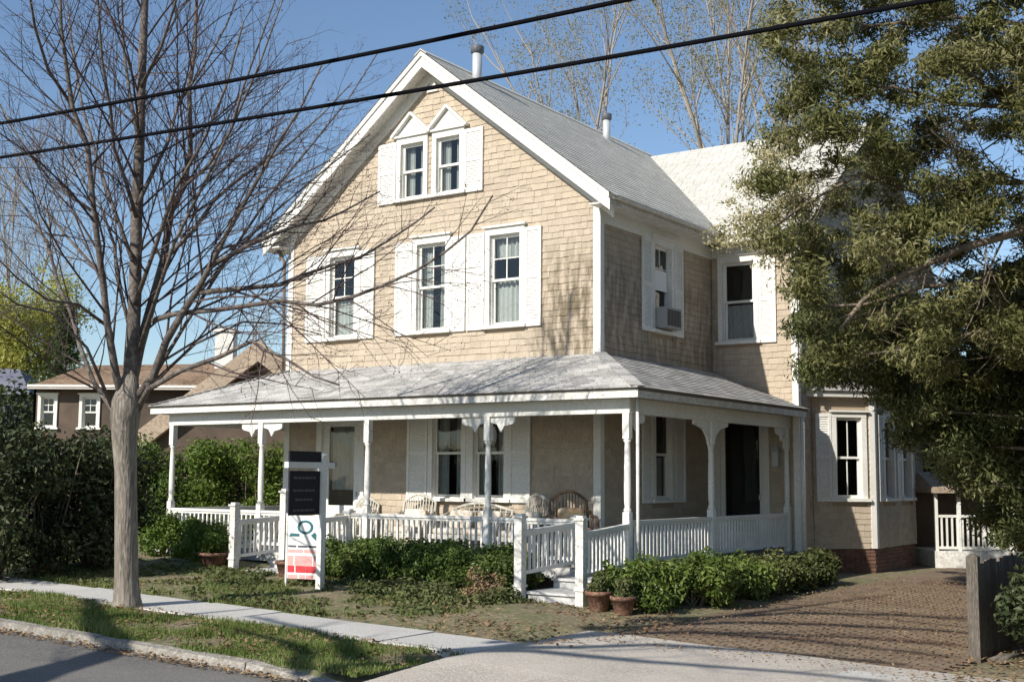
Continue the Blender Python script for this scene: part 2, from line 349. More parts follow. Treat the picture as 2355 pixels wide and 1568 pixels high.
def shingles(fr, u0, u1, z0, z1, top, excl, wall, rows_as_parts=0):
    pcs = []; z = z0; r = 0
    while z < z1:
        u = u0 + random.uniform(-.1, 0)
        while u < u1:
            wd = random.choice((.11, .13, .15, .17, .2, .22))
            a, b = max(u+.0012, u0), min(u+wd-.0012, u1); u += wd
            if b-a < .03: continue
            segs = [(a, b)]
            for e in excl:
                if z+EX*.9 <= e[2] or z >= e[3]: continue
                ns = []
                for p, q in segs:
                    if q <= e[0] or p >= e[1]: ns.append((p, q)); continue
                    if p < e[0]: ns.append((p, e[0]))
                    if q > e[1]: ns.append((e[1], q))
                segs = ns
            for p, q in segs:
                if q-p > .02 and min(top(p), top(q)) > z+EX*.8: pcs.append((p, q, z+random.uniform(-.012, .004), random.uniform(-.003, .005)))
        z += EX; r += 1
    solo = []
    if rows_as_parts:
        pcs.sort(key=lambda c: (np.linalg.norm(np.array(fr.P(c[0], c[2], 0))-CAM) if c[2] > 3.85 else 99))
        solo, pcs = pcs[:rows_as_parts], pcs[rows_as_parts:]
    for p, q, z, dd in solo:
        o = bpy.data.objects.new('shingle', unit_me); link(o); put(o, wall)
        o.location = fr.P(p, z, dd); o.scale = (q-p, 1, 1)
    V = []; Fc = []
    for p, q, z, dd in pcs:
        n = len(V)
        for u, zz, d in UNIT: V.append(tuple(fr.P(p+(q-p)*u, z+zz, d+dd)))
        Fc += [tuple(n+i for i in f) for f in UF]
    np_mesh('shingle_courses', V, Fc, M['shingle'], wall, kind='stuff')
def shutter_mesh(fr, u0, u1, z0, z1, d0=.022):
    mb = MB(); s = .055; zm = z0+(z1-z0)*.48
    fr.box(mb, u0, u0+s, z0, z1, d0, d0+.035); fr.box(mb, u1-s, u1, z0, z1, d0, d0+.035)
    for a, b in ((z0, z0+.09), (zm, zm+.07), (z1-.07, z1)): fr.box(mb, u0+s, u1-s, a, b, d0, d0+.033)
    for a, b in ((z0+.09, zm), (zm+.07, z1-.07)):
        n = max(3, int((b-a)/.045))
        for i in range(n):
            z = a+(b-a)*i/n
            mb.hexa([fr.P(u0+s, z, d0+.021), fr.P(u1-s, z, d0+.021), fr.P(u1-s, z+.036, d0+.008), fr.P(u0+s, z+.036, d0+.008),
                     fr.P(u0+s, z+.008, d0+.027), fr.P(u1-s, z+.008, d0+.027), fr.P(u1-s, z+.046, d0+.015), fr.P(u0+s, z+.046, d0+.015)])
    return mb
def curtain_mesh(fr, u0, u1, z0, z1, d, folds=7, amp=.02):
    mb = MB(); n = folds*6; prev = None
    for i in range(n+1):
        u = u0+(u1-u0)*i/n; q = d+amp*math.sin(i/6*2*math.pi)+amp*.4*math.sin(i*.77)
        cur = (fr.P(u, z0, q), fr.P(u, z1, q))
        if prev: mb.quad(prev[0], cur[0], cur[1], prev[1], smooth=True)
        prev = cur
    return mb
def window(fr, u0, u1, z0, z1, trim=.10, shut=None, curtain='full', muntin=True, parent=None, head=.13, grid=False):
    mb = MB(); T = .048
    fr.box(mb, u0-trim, u0, z0, z1, -.02, T); fr.box(mb, u1, u1+trim, z0, z1, -.02, T)
    fr.box(mb, u0-trim, u1+trim, z1, z1+head, -.02, T+.003); fr.box(mb, u0-trim-.04, u1+trim+.04, z1+head, z1+head+.035, -.02, T+.05)
    for a, b in ((u0, u0+.018), (u1-.018, u1)): fr.box(mb, a, b, z0, z1, -.14, -.018)
    fr.box(mb, u0+.018, u1-.018, z1-.018, z1, -.14, -.018); fr.box(mb, u0+.018, u1-.018, z0, z0+.018, -.14, -.018)
    wn = mb.build('window', M['white'], parent or house)
    mb = MB(); fr.box(mb, u0-trim-.05, u1+trim+.05, z0-.06, z0-.001, -.02, T+.05); mb.build('sill', M['white'], wn)
    zm = (z0+z1)/2; a, b = u0+.018, u1-.018
    for lo, hi, dd in ((zm-.02, z1-.018, -.035), (z0+.018, zm+.02, -.075)):
        mb = MB(); s = .038
        fr.box(mb, a, a+s, lo, hi, dd-.03, dd); fr.box(mb, b-s, b, lo, hi, dd-.03, dd)
        fr.box(mb, a+s, b-s, lo, lo+.045, dd-.029, dd+.001); fr.box(mb, a+s, b-s, hi-.04, hi, dd-.029, dd+.001)
        mb.build('sash', M['white'], wn)
        mb = MB(); mb.quad(fr.P(a+s, lo+.045, dd-.015), fr.P(b-s, lo+.045, dd-.015), fr.P(b-s, hi-.04, dd-.015), fr.P(a+s, hi-.04, dd-.015)); mb.build('pane', M['glass'], wn)
        if muntin and (lo > z0+.1 or grid):
            mb = MB(); c = (a+b)/2; fr.box(mb, c-.01, c+.01, lo+.045, hi-.04, dd-.026, dd-.004); mb.build('muntin', M['white'], wn)
            if not grid:
                zc = (lo+hi)/2
                for p, q in ((a+s, c-.01), (c+.01, b-s)):
                    mb = MB(); fr.box(mb, p, q, zc-.01, zc+.01, dd-.025, dd-.005); mb.build('muntin', M['white'], wn)
    mb = MB(); D = -.8                                      # the room behind
    mb.quad(fr.P(u0-.3, z0-.3, D), fr.P(u1+.3, z0-.3, D), fr.P(u1+.3, z1+.3, D), fr.P(u0-.3, z1+.3, D))
    for p, q in (((u0-.3, z0-.3), (u1+.3, z0-.3)), ((u1+.3, z0-.3), (u1+.3, z1+.3)), ((u1+.3, z1+.3), (u0-.3, z1+.3)), ((u0-.3, z1+.3), (u0-.3, z0-.3))):
        mb.quad(fr.P(*p, D), fr.P(*q, D), fr.P(*q, -.15), fr.P(*p, -.15))
    mb.build('room_lining', M['room'], wn)
    cs = {'full': [(a, b, z0, zm+.02)], 'low': [(a, b, z0, zm-.05)], 'top': [(a, b, zm+.25, z1)], 'sides': [(a, a+(b-a)*.36, z0, z1), (b-(b-a)*.36, b, z0, z1)],
          'tall': [(a, b, z0, z1-.1)], 'none': [],
          'both': [(a, b, z0, zm), (a, b, z1-.42, z1)]}[curtain]
    for p, q, lo, hi in cs:
        curtain_mesh(fr, p, q, lo, hi, -.17, max(3, int((q-p)/.09))).build('curtain', M['curtain'], wn)
    if shut:
        for p, q in shut: shutter_mesh(fr, p, q, z0-.06, z1+.07).build('shutter', M['white'], wn)
    return wn
def door(fr, u0, u1, z0, z1, glass, mat_in, parent=None, curtain=False):
    mb = MB(); t = .13
    fr.box(mb, u0-t, u0, z0, z1, -.02, .045); fr.box(mb, u1, u1+t, z0, z1, -.02, .045); fr.box(mb, u0-t-.03, u1+t+.03, z1, z1+.16, -.02, .055)
    for a, b in ((u0, u0+.02), (u1-.02, u1)): fr.box(mb, a, b, z0, z1, -.14, -.018)
    fr.box(mb, u0+.02, u1-.02, z1-.02, z1, -.14, -.018)
    dr = mb.build('door', M['white'], house)
    mb = MB(); g0, g1, gz0, gz1 = glass; p0, p1 = u0+.025, u1-.025
    fr.box(mb, p0, g0, z0+.02, z1-.025, -.05, -.01); fr.box(mb, g1, p1, z0+.02, z1-.025, -.05, -.01)
    fr.box(mb, g0, g1, z0+.02, gz0, -.049, -.011); fr.box(mb, g0, g1, gz1, z1-.025, -.049, -.011)
    mb.build('door_leaf', M['white'], dr)
    mb = MB(); mb.quad(fr.P(g0, gz0, -.03), fr.P(g1, gz0, -.03), fr.P(g1, gz1, -.03), fr.P(g0, gz1, -.03)); mb.build('pane', M['glass'], dr)
    mb = MB(); fr.box(mb, p1-.07, p1-.045, 1.36, 1.46, -.01, .03); mb.build('handle', M['metal'], dr)
    mb = MB(); D = -.5
    mb.quad(fr.P(u0-.1, z0, D), fr.P(u1+.1, z0, D), fr.P(u1+.1, z1, D), fr.P(u0-.1, z1, D))
    for p, q in (((u0, z0), (u1, z0)), ((u1, z0), (u1, z1)), ((u1, z1), (u0, z1)), ((u0, z1), (u0, z0))): mb.quad(fr.P(*p, D), fr.P(*q, D), fr.P(*q, -.15), fr.P(*p, -.15))
    mb.build('hall_lining', mat_in, dr)
    if curtain: curtain_mesh(fr, g0, g1, gz0+.3, gz1, -.12, 5).build('curtain', M['curtain'], dr)
    return dr
def grow_rect(r, m_): return (r[0]-m_, r[1]+m_, r[2]-m_, r[3]+m_)
def casing(u0, u1, z0, z1, t=.10): return (u0-t, u1+t, z0-.06, z1+.15)

FL = .42
# front facade
wins_f = [(-4.42, -3.86, 7.05, 8.12), (-3.55, -3.0, 7.05, 8.12), (-6.19, -5.54, 4.47, 6.08), (-3.98, -3.3, 4.47, 6.12), (-2.29, -1.63, 4.47, 6.12),
          (-3.55, -2.88, 1.38, 3.0), (-2.62, -1.94, 1.38, 3.0)]
doorF = (-6.32, -5.33, FL, 2.88)
wallF = wall_sheet(front, -W, 0, .25, gable_top, wins_f+[doorF], (-3.66,)).build('front_wall', M['wallback'], house)
ex = [casing(*wn) for wn in wins_f]+[grow_rect(doorF, .13)]+[(-W, -W+.11, 0, 9), (-.11, 0, 0, 9)]
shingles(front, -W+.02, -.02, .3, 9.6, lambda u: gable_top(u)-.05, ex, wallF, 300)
sh2 = lambda a, b: [(a[0]-.10-.44, a[0]-.10-.01), (b[1]+.10+.01, b[1]+.10+.44)]
window(front, *wins_f[0], shut=[(-4.97, -4.53)], curtain='sides', muntin=False, trim=.1)
window(front, *wins_f[1], shut=[(-2.89, -2.46)], curtain='sides', muntin=False, trim=.1)
window(front, *wins_f[2], shut=[(-6.82, -6.30), (-5.43, -5.03)], curtain='low')
window(front, *wins_f[3], shut=[(-4.50, -4.09), (-3.19, -2.83)], curtain='sides')
window(front, *wins_f[4], shut=[(-2.80, -2.40), (-1.52, -1.17)], curtain='both')
window(front, *wins_f[5], shut=[(-4.14, -3.66)], curtain='sides', muntin=False)
window(front, *wins_f[6], shut=[(-1.83, -1.38)], curtain='sides', muntin=False)
mb = MB(); front.box(mb, -2.775, -2.725, 1.38, 3.12, -.02, .044); mb.build('mullion', M['white'], house)
door(front, *doorF, (-6.15, -5.5, 1.2, 2.72), M['room'], curtain=True)
for c in (-4.14, -3.275):                                  # pointed hoods over the attic windows
    mb = MB(); z = 8.29
    for d0, d1, s_ in ((.0, .05, 1.), (.05, .075, .62)):
        a, b, t = front.P(c-.40*s_, z+.02*(1-s_), d0), front.P(c+.40*s_, z+.02*(1-s_), d0), front.P(c, z+.36*s_, d0)
        a1, b1, t1 = front.P(c-.40*s_, z+.02*(1-s_), d1), front.P(c+.40*s_, z+.02*(1-s_), d1), front.P(c, z+.36*s_, d1)
        mb.quad(a1, b1, t1); mb.quad(a, b, b1, a1); mb.quad(b, t, t1, b1); mb.quad(t, a, a1, t1)
    mb.bar(front.P(c-.47, z-.02, .06), front.P(c, z+.41, .06), .14, .05); mb.bar(front.P(c+.47, z-.02, .06), front.P(c, z+.41, .06), .138, .05)
    mb.build('window_hood', M['white'], house)
# side wall (facing the drive), wing, bay
wins_s = [(1.93, 2.60, 4.47, 6.05), (1.93, 2.56, 1.38, 3.0)]
wallS = wall_sheet(side, 0, 4.4, .25, lambda u: 6.7, wins_s).build('side_wall', M['wallback'], house)
shingles(side, .02, 4.4, .3, 6.5, lambda u: 6.6, [casing(*wn) for wn in wins_s]+[(0, .11, 0, 9)], wallS)
wS = window(side, *wins_s[0], shut=[(1.45, 1.82), (2.71, 3.06)], curtain='top')
window(side, *wins_s[1], shut=[(1.42, 1.82), (2.71, 3.1)], curtain='low', muntin=False)
wins_w = [(.26, .92, 4.45, 6.02)]; doorW = (.16, 1.06, FL, 2.92)
wallW = wall_sheet(wing, 0, 1.77, .25, lambda u: 6.5, wins_w+[doorW]).build('wing_front_wall', M['wallback'], house)
shingles(wing, .02, 1.68, .3, 6.4, lambda u: 6.6, [casing(*wn) for wn in wins_w]+[grow_rect(doorW, .13)], wallW)
window(wing, *wins_w[0], shut=[(1.03, 1.38)], curtain='low', muntin=False)
door(wing, *doorW, (.25, .97, .75, 2.84), M['screen'])
wallWS = wall_sheet(wside, 4.4, 12.4, .25, wing_top, [], (8.4,)).build('wing_side_wall', M['wallback'], house)
shingles(wside, 4.42, 12.38, .3, 9.4, lambda u: wing_top(u)-.05, [(4.4, 4.51, 0, 9)], wallWS)
MB().quad((-W,0,.25),(-W,12.4,.25),(-W,12.4,6.7),(-W,0,6.7)).quad((-W,12.4,.25),(1.77,12.4,.25),(1.77,12.4,6.4),(-W,12.4,6.4)).quad((-W,12.4,6.4),(0,12.4,6.4),(-3.66,12.4,9.6)).build('rear_wall', M['shingle'], house)
# canted bay on the wing
BAY = [(1.77, 5.08), (2.69, 6.0), (2.69, 8.6), (1.77, 9.52)]
bayf = FR((1.77, 5.08, 0), (.70711, .70711, 0), (.70711, -.70711, 0)); bays = FR((2.69, 0, 0), (0, 1, 0), (1, 0, 0)); UB = 1.301
wins_b = [(.50, 1.03, 1.4, 2.97)]; wins_b2 = [(6.55, 7.1, 1.4, 2.97), (7.7, 8.25, 1.4, 2.97)]
wallB = wall_sheet(bayf, 0, UB, .44, lambda u: 3.4, wins_b).build('bay_front_wall', M['wallback'], house)
shingles(bayf, .02, UB-.08, .44, 3.35, lambda u: 3.5, [casing(*wn) for wn in wins_b], wallB)
window(bayf, *wins_b[0], shut=[(.07, .39)], curtain='none', grid=True, head=.1)
wallB2 = wall_sheet(bays, 6.0, 8.6, .44, lambda u: 3.4, wins_b2).build('bay_side_wall', M['wallback'], house)
shingles(bays, 6.1, 8.6, .44, 3.35, lambda u: 3.5, [casing(*wn) for wn in wins_b2], wallB2)
for wn in wins_b2: window(bays, *wn, curtain='low', muntin=False, shut=[(wn[0]-.40, wn[0]-.11)])
MB().quad((2.69,8.6,.44),(1.77,9.52,.44),(1.77,9.52,3.4),(2.69,8.6,3.4)).build('bay_rear_wall', M['shingle'], house)
def grow_bay(o): return [(1.774, 5.08-o*1.414), (2.69+o, 6.0-o*.414), (2.69+o, 8.6+o*.414), (1.774, 9.52+o*1.414)]
def prism(lo, z0, hi, z1):
    mb = MB(); n = len(lo); mb.v = [(x, y, z0) for x, y in lo]+[(x, y, z1) for x, y in hi]
    mb.f = [tuple(range(n))[::-1], tuple(range(n, 2*n))]+[(k, (k+1) % n, n+(k+1) % n, n+k) for k in range(n)]; mb.sm = [False]*len(mb.f); return mb
prism(grow_bay(.17), 3.36, grow_bay(.19), 3.47).build('bay_cornice', M['white'], house)
prism(grow_bay(.24), 3.475, [(1.774, 5.75), (1.86, 5.85), (1.86, 8.75), (1.774, 8.85)], 3.98).build('bay_roof', M['porch_roof'], house)
# brick foundation
fnd = MB(); fnd.box((-W+.03, .03, -.6), (-.03, 12.3, .245)); fnd.box((-.02, 4.43, -.6), (1.74, 12.3, .245)); 
pf = prism([(1.742, 5.12), (2.655, 6.02), (2.655, 8.58), (1.742, 9.48)], -.6, [(1.742, 5.12), (2.655, 6.02), (2.655, 8.58), (1.742, 9.48)], .43); k_ = len(fnd.v); fnd.v += pf.v; fnd.f += [tuple(k_+q for q in f) for f in pf.f]; fnd.sm += pf.sm
fnd = fnd.build('foundation', M['mortar'], house)
def bricks(fr, u0, u1, z0, z1):
    V = []; Fc = []; z = z0; r = 0
    while z < z1-.03:
        u = u0 - (.105 if r % 2 else 0)
        while u < u1:
            a, b = max(u, u0), min(u+.2, u1); u += .21
            if b-a < .03: continue
            n = len(V); d = .012+random.uniform(0, .006); zt = min(z+.06, z1)
            for dd in (-.04, d):
                for p, q in ((a, z), (b, z), (b, zt), (a, zt)): V.append(tuple(fr.P(p, q, dd)))
            Fc += [(n+4,n+5,n+6,n+7),(n,n+1,n+5,n+4),(n+1,n+2,n+6,n+5),(n+2,n+3,n+7,n+6),(n+3,n,n+4,n+7)]
        z += .072; r += 1
    return V, Fc
for fr, a, b, zt in ((FR((1.77,5.12,0),(.70711,.70711,0),(.70711,-.70711,0)), 0, 1.26, .425), (FR((2.66,0,0),(0,1,0),(1,0,0)), 6.03, 8.57, .425), (FR((1.74,0,0),(0,1,0),(1,0,0)), 4.45, 5.1, .24)):
    V, Fc = bricks(fr, a, b, -.5, zt); np_mesh('bricks', V, Fc, M['brick'], fnd, kind='stuff')
# corner boards, friezes
def board(name, pts8=None, box=None, mat='white'):
    mb = MB()
    if box: mb.box(*box)
    else: mb.hexa(pts8)
    return mb.build(name, M[mat], house)
board('corner_board', box=((-.11, -.03, .25), (.03, 0.002, 6.55))); board('corner_board', box=((.002, .003, .25), (.0301, .1, 6.55)))
board('corner_board', box=((-W-.03, -.03, .25), (-W+.11, .002, 6.55)))
board('corner_board', box=((1.68, 4.37, .25), (1.80, 4.402, 6.4))); board('corner_board', box=((1.772, 4.403, .25), (1.8001, 4.5, 6.4)))
mb = MB(); bayf.box(mb, UB-.1, UB+.01, .44, 3.36, -.01, .03); mb.build('corner_board', M['white'], house); mb = MB(); bays.box(mb, 6.0, 6.1, .44, 3.36, -.01, .029); mb.build('corner_board', M['white'], house)

# main roof
def slab_roof(name, e0, e1, t0, t1, th, mat):
    e0, e1, t0, t1 = map(Vector, (e0, e1, t0, t1)); n = (e1-e0).cross(t0-e0).normalized()
    if n.z < 0: n = -n
    mb = MB(); mb.hexa([e0-n*th, e1-n*th, t1-n*th, t0-n*th, e0, e1, t1, t0]); return mb.build(name, M[mat], house), n
def roof_courses(name, e0, e1, t0, t1, mat, parent, expo=.14, tab=.3, lift=.014):
    e0, e1, t0, t1 = map(Vector, (e0, e1, t0, t1)); n = (e1-e0).cross(t0-e0).normalized()
    if n.z < 0: n = -n
    up = ((t0+t1)/2-(e0+e1)/2).length; rows = max(2, int(up/expo)); V = []; Fc = []
    for r in range(rows):
        va, vb = (r-.15)/rows, min(1., (r+1.05)/rows)
        if r == 0: va = -.012
        la, ra, lb, rb = e0.lerp(t0, va), e1.lerp(t1, va), e0.lerp(t0, vb), e1.lerp(t1, vb)
        wd = (ra-la).length
        if wd < .1: continue
        u = -random.random()*tab
        while u < wd:
            a, b = max(u, 0), min(u+tab-.006, wd); u += tab
            if b-a < .02: continue
            j = random.uniform(0, .004); lf = lift+j; k = len(V)
            V += [tuple(la.lerp(ra, a/wd)+n*lf), tuple(la.lerp(ra, b/wd)+n*lf), tuple(lb.lerp(rb, b/wd)+n*.004), tuple(lb.lerp(rb, a/wd)+n*.004), tuple(la.lerp(ra, a/wd)+n*.001), tuple(la.lerp(ra, b/wd)+n*.001)]
            Fc += [(k, k+1, k+2, k+3), (k+4, k+5, k+1, k)]
    np_mesh(name, V, Fc, M[mat], parent, kind='stuff')
RY0, RY1 = -.40, 12.7
rr, _ = slab_roof('main_roof', (.42, RY0, 6.53), (.42, RY1, 6.53), (-3.66, RY0, 9.75), (-3.66, RY1, 9.75), .07, 'roofbase')
roof_courses('roof_shingles', (.45, RY0-.03, 6.505), (.45, RY1, 6.505), (-3.66, RY0-.03, 9.75), (-3.66, RY1, 9.75), 'roof', rr)
rl, _ = slab_roof('main_roof', (-7.74, RY0, 6.53), (-7.74, RY1, 6.53), (-3.66, RY0, 9.75), (-3.66, RY1, 9.75), .07, 'roofbase')
roof_courses('roof_shingles', (-7.77, RY0-.03, 6.505), (-7.77, RY1, 6.505), (-3.66, RY0-.03, 9.75), (-3.66, RY1, 9.75), 'roof', rl)
mb = MB()
for s in (-1, 1): mb.hexa([(-3.66, RY0-.035, 9.762), (-3.66, RY1, 9.762), (-3.66+s*.14, RY1, 9.66), (-3.66+s*.14, RY0-.035, 9.66), (-3.66, RY0-.035, 9.785), (-3.66, RY1, 9.785), (-3.66+s*.14, RY1, 9.683), (-3.66+s*.14, RY0-.035, 9.683)])
mb.build('ridge_cap', M['roof'], house)
wr, _ = slab_roof('wing_roof', (-2.2, 4.0, 6.53), (2.15, 4.0, 6.53), (-3.6, 8.4, 9.62), (2.15, 8.4, 9.62), .07, 'roofbase')
roof_courses('roof_shingles', (-2.2, 3.97, 6.51), (2.18, 3.97, 6.51), (-3.6, 8.4, 9.62), (2.18, 8.4, 9.62), 'roof', wr)
slab_roof('wing_roof', (-2.2, 12.8, 6.53), (2.15, 12.8, 6.53), (-3.6, 8.4, 9.62), (2.15, 8.4, 9.62), .07, 'roof')
for s, ex_ in ((1, .42), (-1, -7.74)):                     # rake boards, soffits, friezes on the front gable
    dx = s*.012
    def rk(t, dz, y): return (ex_+(-3.66-ex_)*t, y, 6.53+3.22*t+dz)
    mb = MB(); mb.hexa([rk(0,-.31,RY0+.012), rk(1,-.31,RY0+.012), rk(1,-.31,RY0+.05), rk(0,-.31,RY0+.05), rk(0,-.015,RY0+.012), rk(1,-.015,RY0+.012), rk(1,-.015,RY0+.05), rk(0,-.015,RY0+.05)])
    mb.hexa([rk(0,-.10,RY0-.02), rk(1,-.10,RY0-.02), rk(1,-.10,RY0+.011), rk(0,-.10,RY0+.011), rk(0,-.012,RY0-.02), rk(1,-.012,RY0-.02), rk(1,-.012,RY0+.011), rk(0,-.012,RY0+.011)])
    mb.build('rake_board', M['white'], house)
    mb = MB(); mb.hexa([rk(0,-.22,RY0+.052), rk(1,-.22,RY0+.052), rk(1,-.22,.03), rk(0,-.22,.03), rk(0,-.19,RY0+.052), rk(1,-.19,RY0+.052), rk(1,-.19,.03), rk(0,-.19,.03)])
    mb.build('rake_soffit', M['white_worn'], house)
    mb = MB(); mb.hexa([rk(.03,-.47,-.045), rk(1,-.47,-.045), rk(1,-.47,-.001), rk(.03,-.47,-.001), rk(.03,-.222,-.045), rk(1,-.222,-.045), rk(1,-.222,-.001), rk(.03,-.222,-.001)])
    mb.build('frieze_board', M['white'], house)
    x0, x1 = sorted((ex_, ex_-s*.42))
    mb = MB(); mb.box((x0, RY0+.052, 6.36), (x1, 4.0 if s > 0 else RY1, 6.39)); mb.build('eave_soffit', M['white_worn'], house)
    xa, xb = sorted((ex_-s*.03, ex_+s*.005)); mb = MB(); mb.box((xa, RY0+.053, 6.355), (xb, 4.0 if s > 0 else RY1, 6.52)); mb.build('eave_fascia', M['white_worn'], house)
    mb = MB()                                              # gutter: open half round
    yy0, yy1 = RY0+.06, (3.9 if s > 0 else RY1); c = ex_+s*.075; zc = 6.47; n = 7; pr = None
    for i in range(n+1):
        t = math.pi+math.pi*i/n; q = (c+.065*math.cos(t), zc+.065*math.sin(t))
        if pr: mb.quad((pr[0], yy0, pr[1]), (q[0], yy0, q[1]), (q[0], yy1, q[1]), (pr[0], yy1, pr[1]))
        pr = q
    mb.build('gutter', M['white_worn'], house)
board('frieze_board', box=((.003, .1, 6.12), (.045, 4.36, 6.36)))
board('eave_soffit', box=((.45, 4.02, 6.36), (2.12, 4.38, 6.39))); board('eave_fascia', box=((.45, 3.995, 6.355), (2.13, 4.02, 6.52))); board('frieze_board', box=((.03, 4.355, 6.14), (1.67, 4.397, 6.36)))
mb = MB(); mb.hexa([(-3.9+.1, -.05, 9.05), (-3.42-.1, -.05, 9.05), (-3.42-.1, -.0, 9.05), (-3.9+.1, 0, 9.05), (-3.67, -.05, 9.3), (-3.65, -.05, 9.3), (-3.65, 0, 9.3), (-3.67, 0, 9.3)]); mb.build('peak_ornament', M['white'], house)
for y, r in ((.9, .095), (5.94, .085)):                    # metal roof vents
    mb = MB(); z = 9.45; zt = 10.02 if y < 2 else 9.92
    mb.lathe((-3.3, y, 0), [(r, z-.2), (r, zt), (r*.9, zt)], 14); v_ = mb.build('vent_pipe', M['metal'], house)
    mb = MB(); mb.lathe((-3.3, y, 0), [(r*1.05, zt-.02), (r*1.4, zt), (r*1.4, zt+.11), (r*1.3, zt+.13), (.02, zt+.135)], 14); mb.build('vent_cap', M['capdark'], v_)
def pipe(name, pts, r, mat): return MB().tube(pts, r, 8).build(name, M[mat], house)
pipe('downspout', [(2.02, 4.05, 6.42), (1.9, 4.25, 6.2), (1.88, 4.33, 6.0), (1.88, 4.33, 3.75)], .04, 'white'); pipe('downspout', [(1.88, 4.33, 3.0), (1.88, 4.33, .1)], .04, 'white')
pipe('downspout', [(-7.62, -.1, 6.4), (-7.42, -.08, 6.1), (-7.38, -.07, 3.85)], .035, 'bark2')
pipe('downspout', [(1.74, -1.86, 2.95), (1.74, -1.86, .2)], .026, 'white')
# window air conditioner and its panel
mb = MB(); side.box(mb, 1.97, 2.56, 4.50, 4.88, -.05, .26); ac = mb.build('air_conditioner', M['ac'], None, label='grey air conditioner sticking out of the upper window over the drive', cat='air conditioner')
mb = MB()
for i in range(9): side.box(mb, 2.0+i*.06, 2.035+i*.06, 4.54, 4.84, .262, .27)
mb.build('grille', M['black'], ac)
mb = MB(); side.box(mb, 1.99, 2.54, 5.22, 5.6, -.03, -.024); mb.build('window_shade', M['signwhite'], wS)

# ------------------------------------------------------------------ porch
PX0, PX1, PY, PZ = -8.84, 1.92, -2.20, 3.085
fr_, _ = slab_roof('porch_roof', (PX0, PY, PZ), (PX1, PY, PZ), (-W, .0, 3.86), (0, .0, 3.86), .05, 'roofbase')
roof_courses('porch_shingles', (PX0, PY, PZ), (PX1, PY, PZ), (-W, 0, 3.86), (0, 0, 3.86), 'porch_roof', fr_, .135, .3, .016)
sr_, _ = slab_roof('porch_roof', (PX1, PY, PZ), (PX1, 4.55, PZ), (0, 0, 3.86), (0, 4.39, 3.86), .05, 'roofbase')
roof_courses('porch_shingles', (PX1, PY, PZ), (PX1, 4.55, PZ), (0, 0, 3.86), (0, 4.39, 3.86), 'porch_roof', sr_, .135, .3, .016)
lr_, _ = slab_roof('porch_roof', (PX0, PY, PZ), (PX0, 1.6, PZ), (-W, 0, 3.86), (-W, 1.6, 3.86), .05, 'roofbase')
roof_courses('porch_shingles', (PX0, PY, PZ), (PX0, 1.6, PZ), (-W, 0, 3.86), (-W, 1.6, 3.86), 'porch_roof', lr_, .135, .3, .016)
for a, b in (((PX1, PY, PZ), (0, 0, 3.86)), ((PX0, PY, PZ), (-W, 0, 3.86))):
    V0, V1 = Vector(a), Vector(b); mb = MB(); n = 16
    for i in range(n):
        p, q = V0.lerp(V1, i/n), V0.lerp(V1, (i+1.1)/n)
        mb.bar(p+Vector((0, 0, .026)), q+Vector((0, 0, .018)), .2, .014)
    mb.build('hip_cap', M['porch_roof'], house)
mb = MB(); mb.bar((-2.62, PY, PZ+.025), (-1.5, -.05, 3.86), .07, .012); mb.build('roof_seam', M['metal'], house)
for i, (a, b) in enumerate((((PX0, PY, 0), (PX1, PY, 0)), ((PX1, PY, 0), (PX1, 4.5, 0)), ((PX0, PY, 0), (PX0, 1.6, 0)))):
    x0, x1 = sorted((a[0], b[0])); y0, y1 = sorted((a[1], b[1])); t = .022
    if i == 0: bx = ((x0, PY+.02, PZ-.15), (x1, PY+.045, PZ-.035))
    else:
        xx = x1-.045 if i == 1 else x0+.02
        bx = ((xx, y0+.046, PZ-.15), (xx+.025, y1, PZ-.035))
    board('porch_fascia', box=bx, mat='white_worn')
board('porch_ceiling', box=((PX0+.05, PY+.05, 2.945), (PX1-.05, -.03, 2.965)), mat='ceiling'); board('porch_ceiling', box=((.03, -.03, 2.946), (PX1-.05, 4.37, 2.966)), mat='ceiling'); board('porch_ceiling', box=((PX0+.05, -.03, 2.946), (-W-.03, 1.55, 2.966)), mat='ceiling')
PL = -1.886; XR = 1.58; XL = -8.49
board('porch_beam', box=((XL-.07, PL-.06, 2.72), (XR+.07, PL+.06, 2.944))); board('porch_beam', box=((XR-.06, PL+.061, 2.72), (XR+.06, 4.36, 2.944))); board('porch_beam', box=((XL-.06, PL+.061, 2.72), (XL+.06, 1.5, 2.944)))
board('porch_deck', box=((XL-.2, -2.06, FL-.12), (XR+.2, -.01, FL)), mat='porch_floor'); board('porch_deck', box=((.01, -.008, FL-.12), (XR+.2, 4.38, FL)), mat='porch_floor'); board('porch_deck', box=((XL-.2, -.008, FL-.12), (-W-.01, 1.5, FL)), mat='porch_floor')
board('porch_skirt', box=((XL-.15, -2.0, -.3), (XR+.15, -1.96, FL-.125)), mat='nwall'); board('porch_skirt', box=((XR+.11, -1.95, -.4), (XR+.15, 4.3, FL-.125)), mat='nwall')
